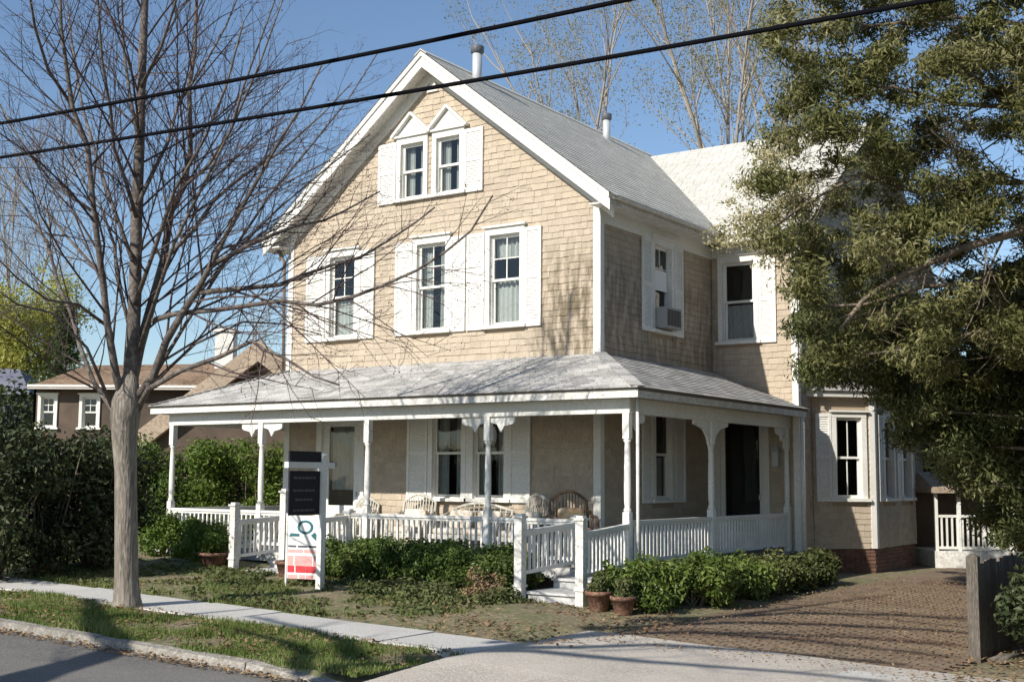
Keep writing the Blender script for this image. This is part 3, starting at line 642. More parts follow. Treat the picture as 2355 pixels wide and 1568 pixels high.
def post(x, y, br=()):
    mb = MB(); s = .055
    mb.box((x-s, y-s, FL), (x+s, y+s, 1.26))
    mb.lathe((x, y, 0), [(.05, 1.26), (.062, 1.29), (.042, 1.33), (.052, 1.42), (.054, 1.6), (.05, 1.9), (.044, 2.2), (.04, 2.28), (.06, 2.31), (.05, 2.34)], 12)
    mb.box((x-s, y-s, 2.34), (x+s, y+s, 2.72))
    p = mb.build('porch_post', M['white'], house)
    for dx, dy, sz in br:                                  # sawn brackets
        prof = [(0, 0), (.12, -.02), (.2, -.1), (.26, -.04), (.42, -.02), (.46, .0), (.46, .07), (0, .07)] if sz == 1 else [(0, -.42), (.05, -.3), (.12, -.18), (.26, -.07), (.44, -.03), (.6, 0), (.6, .07), (0, .07)]
        zb = 2.65 if sz == 1 else 2.65; q = MB(); k = len(prof); t = .02
        for sg in (-1, 1):
            q.v += [(x+dx*(s+a)+(t*sg if dy else 0), y+dy*(s+a)+(t*sg if dx else 0), zb+(b if sz != 1 else b*1.6-.02 if b < .07 else b-.003)) for a, b in prof]
        q.f += [tuple(range(k))[::-1], tuple(range(k, 2*k))]+[(i, (i+1) % k, k+(i+1) % k, k+i) for i in range(k)]; q.sm += [False]*(k+2)
        q.build('bracket', M['white'], p)
    return p
FX = [-8.49, -6.06, -3.50, -.96, 1.58]
post(FX[0], PL); post(FX[1], PL, ((-1, 0, 1), (1, 0, 1))); post(FX[2], PL); post(FX[3], PL, ((-1, 0, 1), (1, 0, 1))); post(FX[4], PL, ((0, 1, 1),)); post(XR, .97, ((0, -1, 2), (0, 1, 2))); post(XR, 4.27, ((0, -1, 1),)); post(XL, 1.4)
bal = {}
def baluster_mesh(h):
    k = round(h, 2)
    if k not in bal:
        mb = MB(); mb.box((-.016, -.016, 0), (.016, .016, k)); me = bpy.data.meshes.new('baluster'); me.from_pydata(mb.v, [], mb.f); me.materials.append(M['white']); bal[k] = me
    return bal[k]
def railing(a, b, top=1.14, bot=.54, za=0., zb=0., name='railing'):
    a, b = Vector(a), Vector(b); L = (b-a).length; A = lambda t, z: Vector((*(a.lerp(b, t)), z+za+(zb-za)*t))
    mb = MB(); mb.bar(A(0, top-.03), A(1, top-.03), .085, .045); mb.bar(A(0, top-.075), A(1, top-.075), .045, .04); mb.bar(A(0, bot), A(1, bot), .05, .05)
    r = mb.build(name, M['white'], house)
    n = max(2, int(L/.115))
    for i in range(n):
        o = bpy.data.objects.new('baluster', baluster_mesh(top-.095-bot-.02)); link(o); put(o, r); o.location = A((i+.5)/n, bot+.024); o.rotation_euler.z = math.atan2(b.y-a.y, b.x-a.x)
    return r
V2 = lambda x, y: Vector((x, y))
railing(V2(XL+.055, PL), V2(FX[1]-.055, PL)); railing(V2(FX[1]+.055, PL), V2(-5.1, PL)); railing(V2(-3.86, PL), V2(FX[2]-.055, PL))
railing(V2(FX[2]+.055, PL), V2(FX[3]-.055, PL)); railing(V2(FX[3]+.055, PL), V2(.68, PL))
railing(V2(XR, PL+.055), V2(XR, .915)); railing(V2(XR, 1.025), V2(XR, 4.2)); railing(V2(XL, PL+.055), V2(XL, 1.35))
def newel(x, y, z0, z1):
    mb = MB(); s = .062
    mb.box((x-s, y-s, z0), (x+s, y+s, z1-.06)); mb.box((x-s-.02, y-s-.02, z1-.06), (x+s+.02, y+s+.02, z1-.03)); mb.box((x-s+.01, y-s+.01, z1-.03), (x+s-.01, y+s-.01, z1))
    mb.box((x-s-.015, y-s-.015, z0+.28), (x+s+.015, y+s+.015, z0+.31))
    return mb.build('newel_post', M['white_worn'], house)
def stairs(x0, x1, zg, tl, tr):
    newel(x0, -3.43, zg-.05, tl); newel(x1, -3.43, zg-.05, tr); newel(x0, PL, FL, 1.2)
    if abs(x1-XR) > .3: newel(x1, PL, FL, 1.2)
    for i, (ya, yb, zt) in enumerate(((-2.06, -2.66, FL-.11), (-2.66, -3.34, FL-.22 if zg > .1 else FL-.25))):
        mb = MB(); mb.box((x0+.07, yb, zg-.15), (x1-.07, ya-.001, zt-.035)); s_ = mb.build('step', M['step'], house)
        mb = MB(); mb.box((x0+.05, yb-.035, zt-.034), (x1-.05, ya-.002, zt)); mb.build('tread', M['step'], s_)
    railing(V2(x0, -3.37), V2(x0, PL-.06), 1.04, .44, za=min(0, tl-1.25)-.02, zb=.06, name='stair_railing')
    railing(V2(x1, -3.37), V2(x1 if abs(x1-XR) > .3 else XR+.02, PL-.06), 1.04, .44, za=-.02, zb=.06, name='stair_railing')
stairs(.71, 1.72, 0., 1.25, 1.24); stairs(-5.06, -3.9, .14, 1.31, 1.55)
mb = MB(); mb.box((1.30, 4.24, 2.0), (1.42, 4.36, 2.28)); mb.hexa([(1.27,4.21,2.28),(1.45,4.21,2.28),(1.45,4.39,2.28),(1.27,4.39,2.28),(1.34,4.28,2.4),(1.38,4.28,2.4),(1.38,4.32,2.4),(1.34,4.32,2.4)]); mb.build('wall_lantern', M['metal'], house)

board('deck_fascia', box=((XL-.2, -2.085, FL-.17), (XR+.2, -2.061, FL-.012)), mat='step')

# ------------------------------------------------------------------ porch furniture
def blob(mb, c, r, n=10, m_=6, p=.6):                      # soft cushion: superellipsoid
    c = Vector(c); base = len(mb.v)
    sp = lambda v_: math.copysign(abs(v_)**p, v_)
    for j in range(m_+1):
        th = -math.pi/2+math.pi*j/m_
        for i in range(n):
            ph = 2*math.pi*i/n
            mb.v.append((c.x+r[0]*sp(math.cos(th))*sp(math.cos(ph)), c.y+r[1]*sp(math.cos(th))*sp(math.sin(ph)), c.z+r[2]*sp(math.sin(th))))
    for j in range(m_):
        for i in range(n):
            mb.f.append((base+j*n+i, base+j*n+(i+1) % n, base+(j+1)*n+(i+1) % n, base+(j+1)*n+i)); mb.sm.append(True)
    return mb
def wicker_seat(name, x, y, rz, wd, label, cat, frame='wicker', cush='cushion', rocker=False, backs=1, bh=1.0, group=None):
    """front of the seat looks to local -Y"""
    e = empty(name, (x, y, FL), label, cat, group); c, s = math.cos(rz), math.sin(rz)
    def fin(mb, nm, mat):
        mb.v = [(x+a*c-b*s, y+a*s+b*c, FL+z) for a, b, z in mb.v]; return mb.build(nm, M[mat], e)
    h = wd/2; z0 = .10 if rocker else 0
    mb = MB(); mb.box((-h, -.32, z0+.27), (h, .30, z0+.35)); fin(mb, 'seat', frame)
    mb = MB(); n = 12; prof = []
    for i in range(n+1):                                   # curved woven back
        t = i/n; a = -h+wd*t; top = bh*(.86+.14*math.sin(math.pi*t))
        prof.append((a, .30-.08*math.cos(math.pi*(t-.5))+.08, top))
    mb.tube([(-h, .27, z0+.33)]+[(a, b+.04, t) for a, b, t in prof]+[(h, .27, z0+.33)], .026, 8)
    for k_, (a, b, t) in enumerate(prof[1:-1]): mb.tube([(a, .26, z0+.34), (a, b+.03, t-.01)], .011, 6)
    for zz in (.5, .62, .74): mb.tube([(a, .27+(b+.04-.27)*(zz-.33)/(t-.33)-.012, z0*.5+zz) for a, b, t in prof], .009, 6)
    fin(mb, 'backrest', frame)
    for sg in (-1, 1):
        mb = MB(); X = sg*(h+.02)
        mb.tube([(X, -.34, z0+.0), (X, -.34, z0+.5), (X, -.30, z0+.59), (X, -.2, z0+.62), (X, .1, z0+.63), (X*.98, .3, z0+.7)], .028, 8)
        for k in range(5): mb.tube([(X, -.26+k*.11, z0+.33), (X, -.26+k*.11, z0+.61)], .008, 5)
        fin(mb, 'armrest', frame)
        for yy in (-.30, .27):
            mb = MB(); mb.tube([(sg*(h-.04), yy, z0*.7), (sg*(h-.04), yy, z0+.3)], .024, 8); fin(mb, 'leg', frame)
        if rocker:
            mb = MB(); mb.tube([(sg*(h-.04), -.45+.1*i, .022+.16*((i-4.5)/6)**2) for i in range(11)], .02, 7); fin(mb, 'rocker', frame)
    k = max(1, backs); sw_ = (wd-.08)/k
    for i in range(k):
        cx_ = -h+.04+sw_*(i+.5)
        fin(blob(MB(), (cx_, -.04, z0+.40), (sw_/2*.97, .27, .055), 20, 8, .32), 'seat_cushion', cush)
        q = blob(MB(), (0, 0, 0), (sw_/2*.8, .05, .16), 20, 8, .38); q.v = [(cx_+a, .2+b+c_*.22, z0+.60+c_) for a, b, c_ in q.v]; fin(q, 'back_cushion', cush)
    return e
wicker_seat('wicker_armchair', -3.62, -.55, .25, .62, 'white wicker armchair with pale cushion, left of the porch settee', 'chair', bh=1.02)
wicker_seat('wicker_settee', -2.35, -.52, 0, 1.3, 'long white wicker settee with cushions below the paired porch windows', 'settee', backs=2, bh=.88)
wicker_seat('wicker_armchair', -1.15, -.62, -.2, .6, 'white wicker armchair with pale cushion, right of the porch settee', 'chair', bh=1.05)
wicker_seat('rocking_chair', .12, -1.05, .75, .62, 'brown wicker rocking chair with floral cushion behind the right-hand steps', 'chair', 'wicker_brown', 'cushion2', True, bh=1.12)
wicker_seat('wicker_armchair', -5.0, -.5, .1, .5, 'small pale wicker chair standing just right of the front door', 'chair', bh=.95)

# ------------------------------------------------------------------ signs in the garden
sg = empty('estate_sign', (-1.97, -4.64, .05), 'black hanging sign panel on a white post with a crossarm', 'sign')
mb = MB(); mb.box((-2.015, -4.685, -.1), (-1.925, -4.595, 2.06)); mb.hexa([(-2.015,-4.685,2.06),(-1.925,-4.685,2.06),(-1.925,-4.595,2.06),(-2.015,-4.595,2.06),(-1.98,-4.65,2.09),(-1.96,-4.65,2.09),(-1.96,-4.63,2.09),(-1.98,-4.63,2.09)]); mb.build('post', M['white'], sg)
mb = MB(); mb.box((-2.01, -5.38, 1.87), (-1.93, -4.686, 1.955)); mb.box((-2.01, -4.594, 1.87), (-1.93, -4.42, 1.955)); mb.build('crossarm', M['white'], sg)
mb = MB(); mb.box((-1.985, -5.33, 1.957), (-1.955, -4.69, 2.11)); mb.build('rider_panel', M['signblack'], sg)
mb = MB(); mb.box((-1.982, -5.32, 1.20), (-1.958, -4.70, 1.83)); pn = mb.build('sign_panel', M['signblack'], sg)
mb = MB()
for y in (-5.2, -4.82): mb.tube([(-1.97, y, 1.82), (-1.97, y, 1.88)], .006, 6)
mb.build('hook', M['metal'], sg)
for z, a, b in ((1.73, -5.24, -4.78), (1.55, -5.25, -4.78), (1.42, -5.2, -4.82), (1.27, -5.24, -4.78)):   # faint, unreadable lines of print
    mb = MB(); y = a
    while y < b-.03:
        q = min(b, y+random.uniform(.03, .09)); mb.box((-1.9578, y, z-.016), (-1.9565, q, z+.016)); y = q+.014
    mb.build('print_line', M['signgrey'], pn)
ys_ = FR((-2.46, -4.45, 0), (.985, .17, 0), (.17, -.985, 0))
yg = empty('yard_sign', (-2.46, -4.45, .06), 'white yard sign with dark teal emblem and red bands beside the sign post', 'sign')
mb = MB(); ys_.box(mb, -.31, .31, .24, 1.17, -.006, .006); pn = mb.build('sign_panel', M['signwhite'], yg)
for u in (-.325, .325):
    mb = MB(); mb.bar(ys_.P(u, -.08, 0), ys_.P(u, 1.2, 0), .03, .03, (1, 0, 0)); mb.build('leg', M['white'], yg)
mb = MB(); n = 20
for i in range(n):                                         # ring emblem
    a0, a1 = 2*math.pi*i/n, 2*math.pi*(i+1)/n
    mb.quad(*[ys_.P(.0+rr_*math.cos(a)*1.1, 1.0+rr_*math.sin(a)*.8, .0085) for rr_, a in ((.13, a0), (.13, a1), (.085, a1), (.085, a0))])
mb.quad(ys_.P(.1, .88, .0087), ys_.P(.17, .93, .0087), ys_.P(.28, .8, .0087), ys_.P(.23, .77, .0087)); mb.quad(ys_.P(-.28, .86, .0086), ys_.P(-.1, .86, .0086), ys_.P(-.1, .90, .0086), ys_.P(-.26, .91, .0086))
mb.build('emblem', M['teal'], pn)
for z0, z1, k in ((.24, .30, 'pink'), (.33, .43, 'red'), (.43, .58, 'pink'), (.62, .67, 'pink'), (.70, .73, 'signgrey')):
    mb = MB(); u = -.3
    while u < .28:
        q = min(.3, u+random.uniform(.1, .22)); mb.quad(ys_.P(u, z0, .0085), ys_.P(q, z0, .0085), ys_.P(q, z1, .0085), ys_.P(u, z1, .0085)); u = q+random.uniform(.0, .03)
    mb.build('print_band', M[k], pn)

# ------------------------------------------------------------------ foliage helpers
def leaf_cloud(clumps, n, size, aspect=2.0, shell=2.2, upb=.3, seed=1, droop=0.):
    """diamond leaves spread through ellipsoids (x,y,z,rx,ry,rz)"""
    r = np.random.default_rng(seed); cl = np.array(clumps, float); vol = (cl[:, 3]*cl[:, 4]*cl[:, 5])**.75; vol /= vol.sum()
    k = r.choice(len(cl), n, p=vol); d = r.normal(size=(n, 3)); d /= np.linalg.norm(d, axis=1)[:, None]
    rad = r.random(n)**(1/shell)*(1+.12*r.normal(size=n))
    P = cl[k, :3]+d*rad[:, None]*cl[k, 3:6]
    nr = d*.8+r.normal(size=(n, 3))*.7; nr[:, 2] += upb; nr /= np.linalg.norm(nr, axis=1)[:, None]
    t = r.normal(size=(n, 3)); t[:, 2] -= droop; t -= nr*(t*nr).sum(1)[:, None]; t /= np.linalg.norm(t, axis=1)[:, None]
    b = np.cross(nr, t); s = size*(.6+.8*r.random(n))[:, None]
    V = np.stack([P-t*s*.5, P+b*s*.5/aspect+nr*s*.08, P+t*s*.5-nr*s*.1, P-b*s*.5/aspect+nr*s*.08], 1).reshape(-1, 3)
    return V, np.arange(4*n).reshape(-1, 4)
def clump_fill(box, n, rad, seed, flat=1.):
    r = random.Random(seed); x0, x1, y0, y1, z0, z1 = box
    return [(r.uniform(x0, x1), r.uniform(y0, y1), r.uniform(z0, z1), rad*r.uniform(.7, 1.3), rad*r.uniform(.7, 1.3), rad*flat*r.uniform(.7, 1.2)) for _ in range(n)]
def stems(mb, base, clumps, r0, seed, n=6):
    r = random.Random(seed)
    for c in clumps:
        p0 = Vector(base)+Vector((r.uniform(-.1, .1), r.uniform(-.1, .1), 0)); p2 = Vector(c[:3]); p1 = p0.lerp(p2, .5)+Vector((r.uniform(-.1, .1), r.uniform(-.1, .1), .08))
        mb.tube([p0, p1, p2], [r0, r0*.7, r0*.3], 5)
def shrub(name, label, cat, base, clumps, n, size, mat, seed, group=None, aspect=2., stem='bark2', upb=.4):
    e = empty(name, base, label, cat, group)
    mb = MB(); stems(mb, (base[0], base[1], base[2]-.05), clumps, .018, seed); mb.build('stem', M[stem], e)
    V, Fc = leaf_cloud(clumps, n, size, aspect, 2.6, upb, seed); np_mesh('foliage', V, Fc, M[mat], e); return e

# hedge shrubs between the two flights of steps
hs = [(-2.9, 'leftmost clipped green shrub in the front hedge, beside the yard sign'), (-2.0, 'second clipped shrub from the sign in the front hedge'),
      (-1.15, 'middle clipped shrub in the front hedge, below the porch settee'), (-.35, 'fourth clipped shrub in the front hedge, under a bracketed post'), (.08, 'clipped hedge shrub touching the left newel of the right-hand steps')]
for i, (x, lb) in enumerate(hs):
    z = G(x); cl = clump_fill((x-.4, x+.4, -3.4, -2.55, z+.12, z+.6), 46, .17, 20+i, .85)
    shrub('hedge_shrub', lb, 'shrub', (x, -2.85, z), cl, 10500, .062, 'box', 30+i, 'shrubs in the front hedge')
# glossy shrubs round the right-hand corner of the porch
ar = [(2.35, -3.0, .33, 'glossy yellow-green shrub right of the right-hand steps'), (2.75, -2.05, .33, 'glossy leafy shrub in front of the porch corner post'), (2.75, -.9, .30, 'glossy leafy shrub below the middle of the side porch railing'), (2.7, .35, .24, 'dim leafy shrub under the far side railing'), (2.6, 1.6, .22, 'shaded shrub near the brick foundation of the wing'), (2.75, 2.9, .22, 'dark shrub at the far end of the side porch')]
for i, (x, y, h, lb) in enumerate(ar):
    z = G(x); cl = clump_fill((x-.4, x+.4, y-.5, y+.5, z+.15, z+h+.2), 18, .24, 50+i)
    shrub('glossy_shrub', lb, 'shrub', (x, y, z), cl, 5000, .085, 'azalea' if i < 3 else 'holly', 60+i, 'glossy shrubs round the porch corner', 2.2)  # later shrubs take darker leaves: their shade put into the colour
# bright shrubs by the left end of the porch
for i, (x, y, lb) in enumerate(((-7.9, -2.5, 'bright green low shrub at the left corner of the porch'), (-7.0, -2.6, 'bright green low shrub midway along the left porch railing'), (-6.25, -2.9, 'bright green shrub growing behind the terracotta pot'))):
    z = G(x); cl = clump_fill((x-.35, x+.35, y-.3, y+.3, z+.15, z+.6), 14, .22, 80+i)
    shrub('low_shrub', lb, 'shrub', (x, y, z), cl, 3600, .08, 'lime', 85+i, 'bright shrubs by the porch end')
# terracotta pots
def pot(name, x, y, r, h, label, plant=None, seed=0):
    z = G(x)+.02; e = empty(name, (x, y, z), label, 'flower pot'); mb = MB()
    mb.lathe((x, y, z), [(r*.62, 0), (r*.66, .01), (r*.92, h*.8), (r*1.04, h*.8), (r*1.04, h), (r*.9, h), (r*.86, h*.86), (.02, h*.84)], 18); mb.build('pot', M['terracotta'], e)
    if plant:
        cl = clump_fill((x-r*.5, x+r*.5, y-r*.5, y+r*.5, z+h, z+h+plant*.7), 8, plant*.35, seed); V, Fc = leaf_cloud(cl, 900, .07, 2.2, 2.2, .4, seed); np_mesh('foliage', V, Fc, M['ivy' if seed % 2 else 'lime'], e)
pot('terracotta_pot', -5.42, -3.55, .25, .27, 'wide terracotta pot with leafy plant left of the left-hand steps', .35, 90)
pot('terracotta_pot', -3.62, -3.62, .2, .26, 'small terracotta pot half hidden by the yard sign')
z = G(.4); shrub('rust_leaved_shrub', 'small rust-brown twiggy shrub left of the right-hand steps', 'shrub', (.38, -3.85, z), clump_fill((.15, .6, -4.1, -3.65, z+.12, z+.4), 10, .15, 170), 900, .05, 'litter', 171)
pot('terracotta_pot', 2.15, -3.7, .18, .27, 'terracotta pot standing against the right newel post', .25, 95)
pot('terracotta_pot', 2.55, -3.75, .17, .24, 'terracotta pot at the drive end of the glossy shrubs', .25, 97)
z = G(8.1); shrub('fence_shrub', 'dark leafy shrub at the right edge, growing against the fence', 'shrub', (8.2, -3.6, z), clump_fill((7.5, 8.6, -4.5, -1.6, z+.15, z+1.15), 66, .24, 160), 13000, .09, 'dusk', 161)
# dark evergreens on the left
le = [(0, 1000, 18.5, 'dark evergreen bush at the far left edge of the picture'), (110, 1020, 19.5, 'tall dark evergreen bush in front of the brown house'), (215, 1040, 20.5, 'dark evergreen bush just left of the street tree trunk')]
for i, (px, py, d, lb) in enumerate(le):
    p = at(px, py, d); z = G(p[0]); x, y = p[0], p[1]
    top = at(px, 955+i*8, d)[2]
    cl = clump_fill((x-.75, x+.75, y-.6, y+.6, z+.35, top-.35), 40, .36, 100+i)
    shrub('evergreen_bush', lb, 'bush', (x, y, z), cl, 8500, .10, 'dusk', 105+i, 'dark evergreen bushes on the left')
# green hedge seen through the porch's left end
for i, (px, lb) in enumerate(((350, 'tall olive hedge bush left of the porch corner post'), (460, 'tall olive hedge bush seen between the two left porch posts'), (580, 'tall olive hedge bush behind the second porch post'))):
    p = at(px, 1100, 27.5); z = G(p[0]); x, y = p[0], p[1]
    cl = clump_fill((x-.7, x+.7, y-.5, y+.5, z+.3, 2.35), 34, .36, 120+i)
    shrub('hedge_bush', lb, 'bush', (x, y, z), cl, 8000, .10, 'lime' if i else 'box', 125+i, 'hedge behind the left end of the porch')

# ------------------------------------------------------------------ lawn, ground cover, litter
def blades(name, n, area, h, mat, seed, wd=.008, keep=None):
    r = np.random.default_rng(seed); x = r.uniform(area[0], area[1], n); y = r.uniform(area[2], area[3], n)
    if keep is not None: k = keep(x, y, r); x, y = x[k], y[k]
    n = len(x); hh = h*(.45+1.0*r.random(n)**1.6)*(1.+.45*np.sin(x*2.7+1.3*np.sin(y*3.3))*np.sin(y*4.1+x)); a = r.uniform(0, 2*math.pi, n); lean = hh*.6*r.random(n)
    z = -.027*(np.clip(x, -16, 14)-1.5)-.012
    P = np.stack([x, y, z], 1); dx = np.stack([np.cos(a), np.sin(a), 0*a], 1)*wd*(.7+.6*r.random(n))[:, None]
    b = r.uniform(0, 2*math.pi, n); tip = P+np.stack([np.cos(b)*lean, np.sin(b)*lean, hh], 1)
    V = np.stack([P-dx, P+dx, tip], 1).reshape(-1, 3)
    return np_mesh(name, V, np.arange(3*n).reshape(-1, 3), M[mat], k=3, kind='stuff')
def patchy(fx, lo):
    return lambda x, y, r: (np.sin(x*1.7+y*2.3)+np.sin(x*3.9-y*3.1)*.6+np.sin(x*8.3+y*7.1)*.35+r.normal(size=len(x))*.5) > lo
tag(blades('grass', 120000, (-9, 2.98, -9.50, -7.70), .055, 'grass', 1, .008, lambda x, y, r: patchy(1, -.45)(x, y, r) & (y < -7.74+.09*np.sin(x*3.1)+.06*np.sin(x*9.7)+.05*r.normal(size=len(x))) & (y > -9.46+.04*np.sin(x*5.3))), label='green grass strip between sidewalk and kerb', cat='grass')
tag(blades('lawn_grass', 70000, (-12, 1.6, -6.78, -3.3), .07, 'grass', 2, .009, lambda x, y, r: patchy(1, -.35)(x, y, r) & (r.random(len(x)) < np.clip(.95-.3*(x+1.5), .08, 1))), label='patchy grass in front of the left-hand steps', cat='grass')
def scatter(name, n, area, size, mat, seed, label, cat, zoff=.012, keep=None, up=2.):
    r = np.random.default_rng(seed); x = r.uniform(area[0], area[1], n); y = r.uniform(area[2], area[3], n)
    if keep is not None: k = keep(x, y, r); x, y = x[k], y[k]
    n = len(x); P = np.stack([x, y, -.027*(np.clip(x, -16, 14)-1.5)+zoff+.03*r.random(n)], 1)
    nr = r.normal(size=(n, 3))*.6; nr[:, 2] += up; nr /= np.linalg.norm(nr, axis=1)[:, None]
    t = r.normal(size=(n, 3)); t -= nr*(t*nr).sum(1)[:, None]; t /= np.linalg.norm(t, axis=1)[:, None]; b = np.cross(nr, t); s = size*(.5+r.random(n))[:, None]
    V = np.stack([P-t*s*.5, P+b*s*.3, P+t*s*.5+nr*s*.1, P-b*s*.3], 1).reshape(-1, 3)
    tag(np_mesh(name, V, np.arange(4*n).reshape(-1, 4), M[mat]), label=label, cat=cat, kind='stuff')
scatter('ground_cover', 16000, (-12, 1.0, -6.7, -3.2), .075, 'ivy', 3, 'low leafy ground cover in the front bed', 'ground cover', .03, patchy(1, -.2), 1.)
cl = clump_fill((-2.6, .9, -4.6, -3.3, .06, .16), 46, .22, 150, .7)+clump_fill((-9, -3, -5.6, -3.6, .2, .24), 40, .12, 151, .5)
V, Fc = leaf_cloud(cl, 14000, .07, 2., 2., .7, 152); tag(np_mesh('bed_plants', V, Fc, M['ivy']), label='mounded low plants in front of the clipped hedge', cat='ground cover', kind='stuff')
scatter('leaf_litter', 9000, (-10, 3.6, -6.75, -3.0), .055, 'litter', 4, 'dry brown leaves lying in the front bed', 'leaf litter', .02, patchy(1, -.4))
scatter('verge_litter', 2600, (-7, 3, -9.45, -7.7), .05, 'litter', 8, 'dry leaves and straw caught in the grass verge', 'leaf litter', .02)
scatter('gutter_litter', 1500, (-7, 3.2, -9.86, -9.62), .045, 'litter', 9, 'leaf debris lying in the gutter along the kerb', 'leaf litter', -.075)
scatter('drive_litter', 6500, (3.3, 7.1, -6.2, 5), .032, 'litter', 5, 'dry brown leaves scattered over the drive', 'leaf litter', .03)
scatter('fence_litter', 1500, (7.1, 9.5, -6, -2), .06, 'litter', 6, 'dry leaves heaped at the foot of the fence', 'leaf litter', .03)

# ------------------------------------------------------------------ trees
def perp(d, r):
    a = d.cross(Vector((r.uniform(-1, 1), r.uniform(-1, 1), r.uniform(-1, 1))))
    return a.normalized() if a.length > 1e-3 else d.cross(Vector((1, 0, .1))).normalized()
def branch(mb, p, d, L, rad, lvl, r, ends, up=.25, sides=3, curl=.25, dens=1.):
    n = 3 if L < .6 else 4; pts = [p.copy()]; q = p.copy(); dd = d.normalized()
    for i in range(n):
        dd = (dd+perp(dd, r)*r.uniform(0, curl)+Vector((0, 0, up*.3))).normalized(); q = q+dd*(L/n); pts.append(q.copy())
    mb.tube(pts, [rad*(1-.75*i/n) for i in range(n+1)], max(3, sides if rad > .02 else 3), cap=False)
    if lvl <= 0: ends.append(pts[-1]); return
    k = max(2, int(L/(.22 if lvl == 1 else .26)*dens))
    for i in range(k):
        t = .18+.8*(i+r.random())/k; j = min(n-1, int(t*n)); a = pts[j].lerp(pts[j+1], t*n-j); tg = (pts[j+1]-pts[j]).normalized()
        ang = r.uniform(.45, .85); c = (tg*math.cos(ang)+perp(tg, r)*math.sin(ang)+Vector((0, 0, up))).normalized()
        branch(mb, a, c, L*r.uniform(.28, .5)*(1.15-.4*t), max(.0022, rad*.38), lvl-1, r, ends, up, sides, curl, dens)
    ends.append(pts[-1])
def limb(mb, pts, rads, r, ends, lvl=2, dens=1., clen=.38, up=.25, start=.12, sides=9):
    P = [Vector(p) for p in pts]; mb.tube(P, rads, sides, cap=True)
    L = [0]
    for a, b in zip(P[:-1], P[1:]): L.append(L[-1]+(b-a).length)
    T = L[-1]; s = T*start
    while s < T:
        j = max(i for i in range(len(L)-1) if L[i] <= s); t = (s-L[j])/(L[j+1]-L[j]); a = P[j].lerp(P[j+1], t); tg = (P[j+1]-P[j]).normalized(); rd = rads[j]+(rads[j+1]-rads[j])*t
        ang = r.uniform(.5, .95); c = (tg*math.cos(ang)+perp(tg, r)*math.sin(ang)+Vector((0, 0, up))).normalized()
        branch(sub, a, c, max(.5, min(2.6, (T-s)*clen*r.uniform(.7, 1.3)+.35)), min(rd*.5, .019), lvl, r, ends, up)
        s += r.uniform(.16, .34)/dens
TD = 15.6; PXM = FPX/TD
st = empty('street_tree', tuple(at(292, 1396, 15.62)), 'bare spring street tree with grey trunk growing in the grass verge', 'tree')
r = random.Random(11); ends = []; trunk = MB(); sub = MB(); limbs = MB()
tr = [(292, 1412, 92), (292, 1396, 74), (292, 1375, 62), (291, 1330, 54), (290, 1200, 51), (289, 1080, 50), (286, 1010, 56), (288, 960, 66), (292, 925, 70), (296, 895, 52), (299, 860, 30)]
trunk.tube([at(x, y, TD) for x, y, w_ in tr], [w_/2/PXM for x, y, w_ in tr], 16); trunk.build('trunk', M['bark'], st)
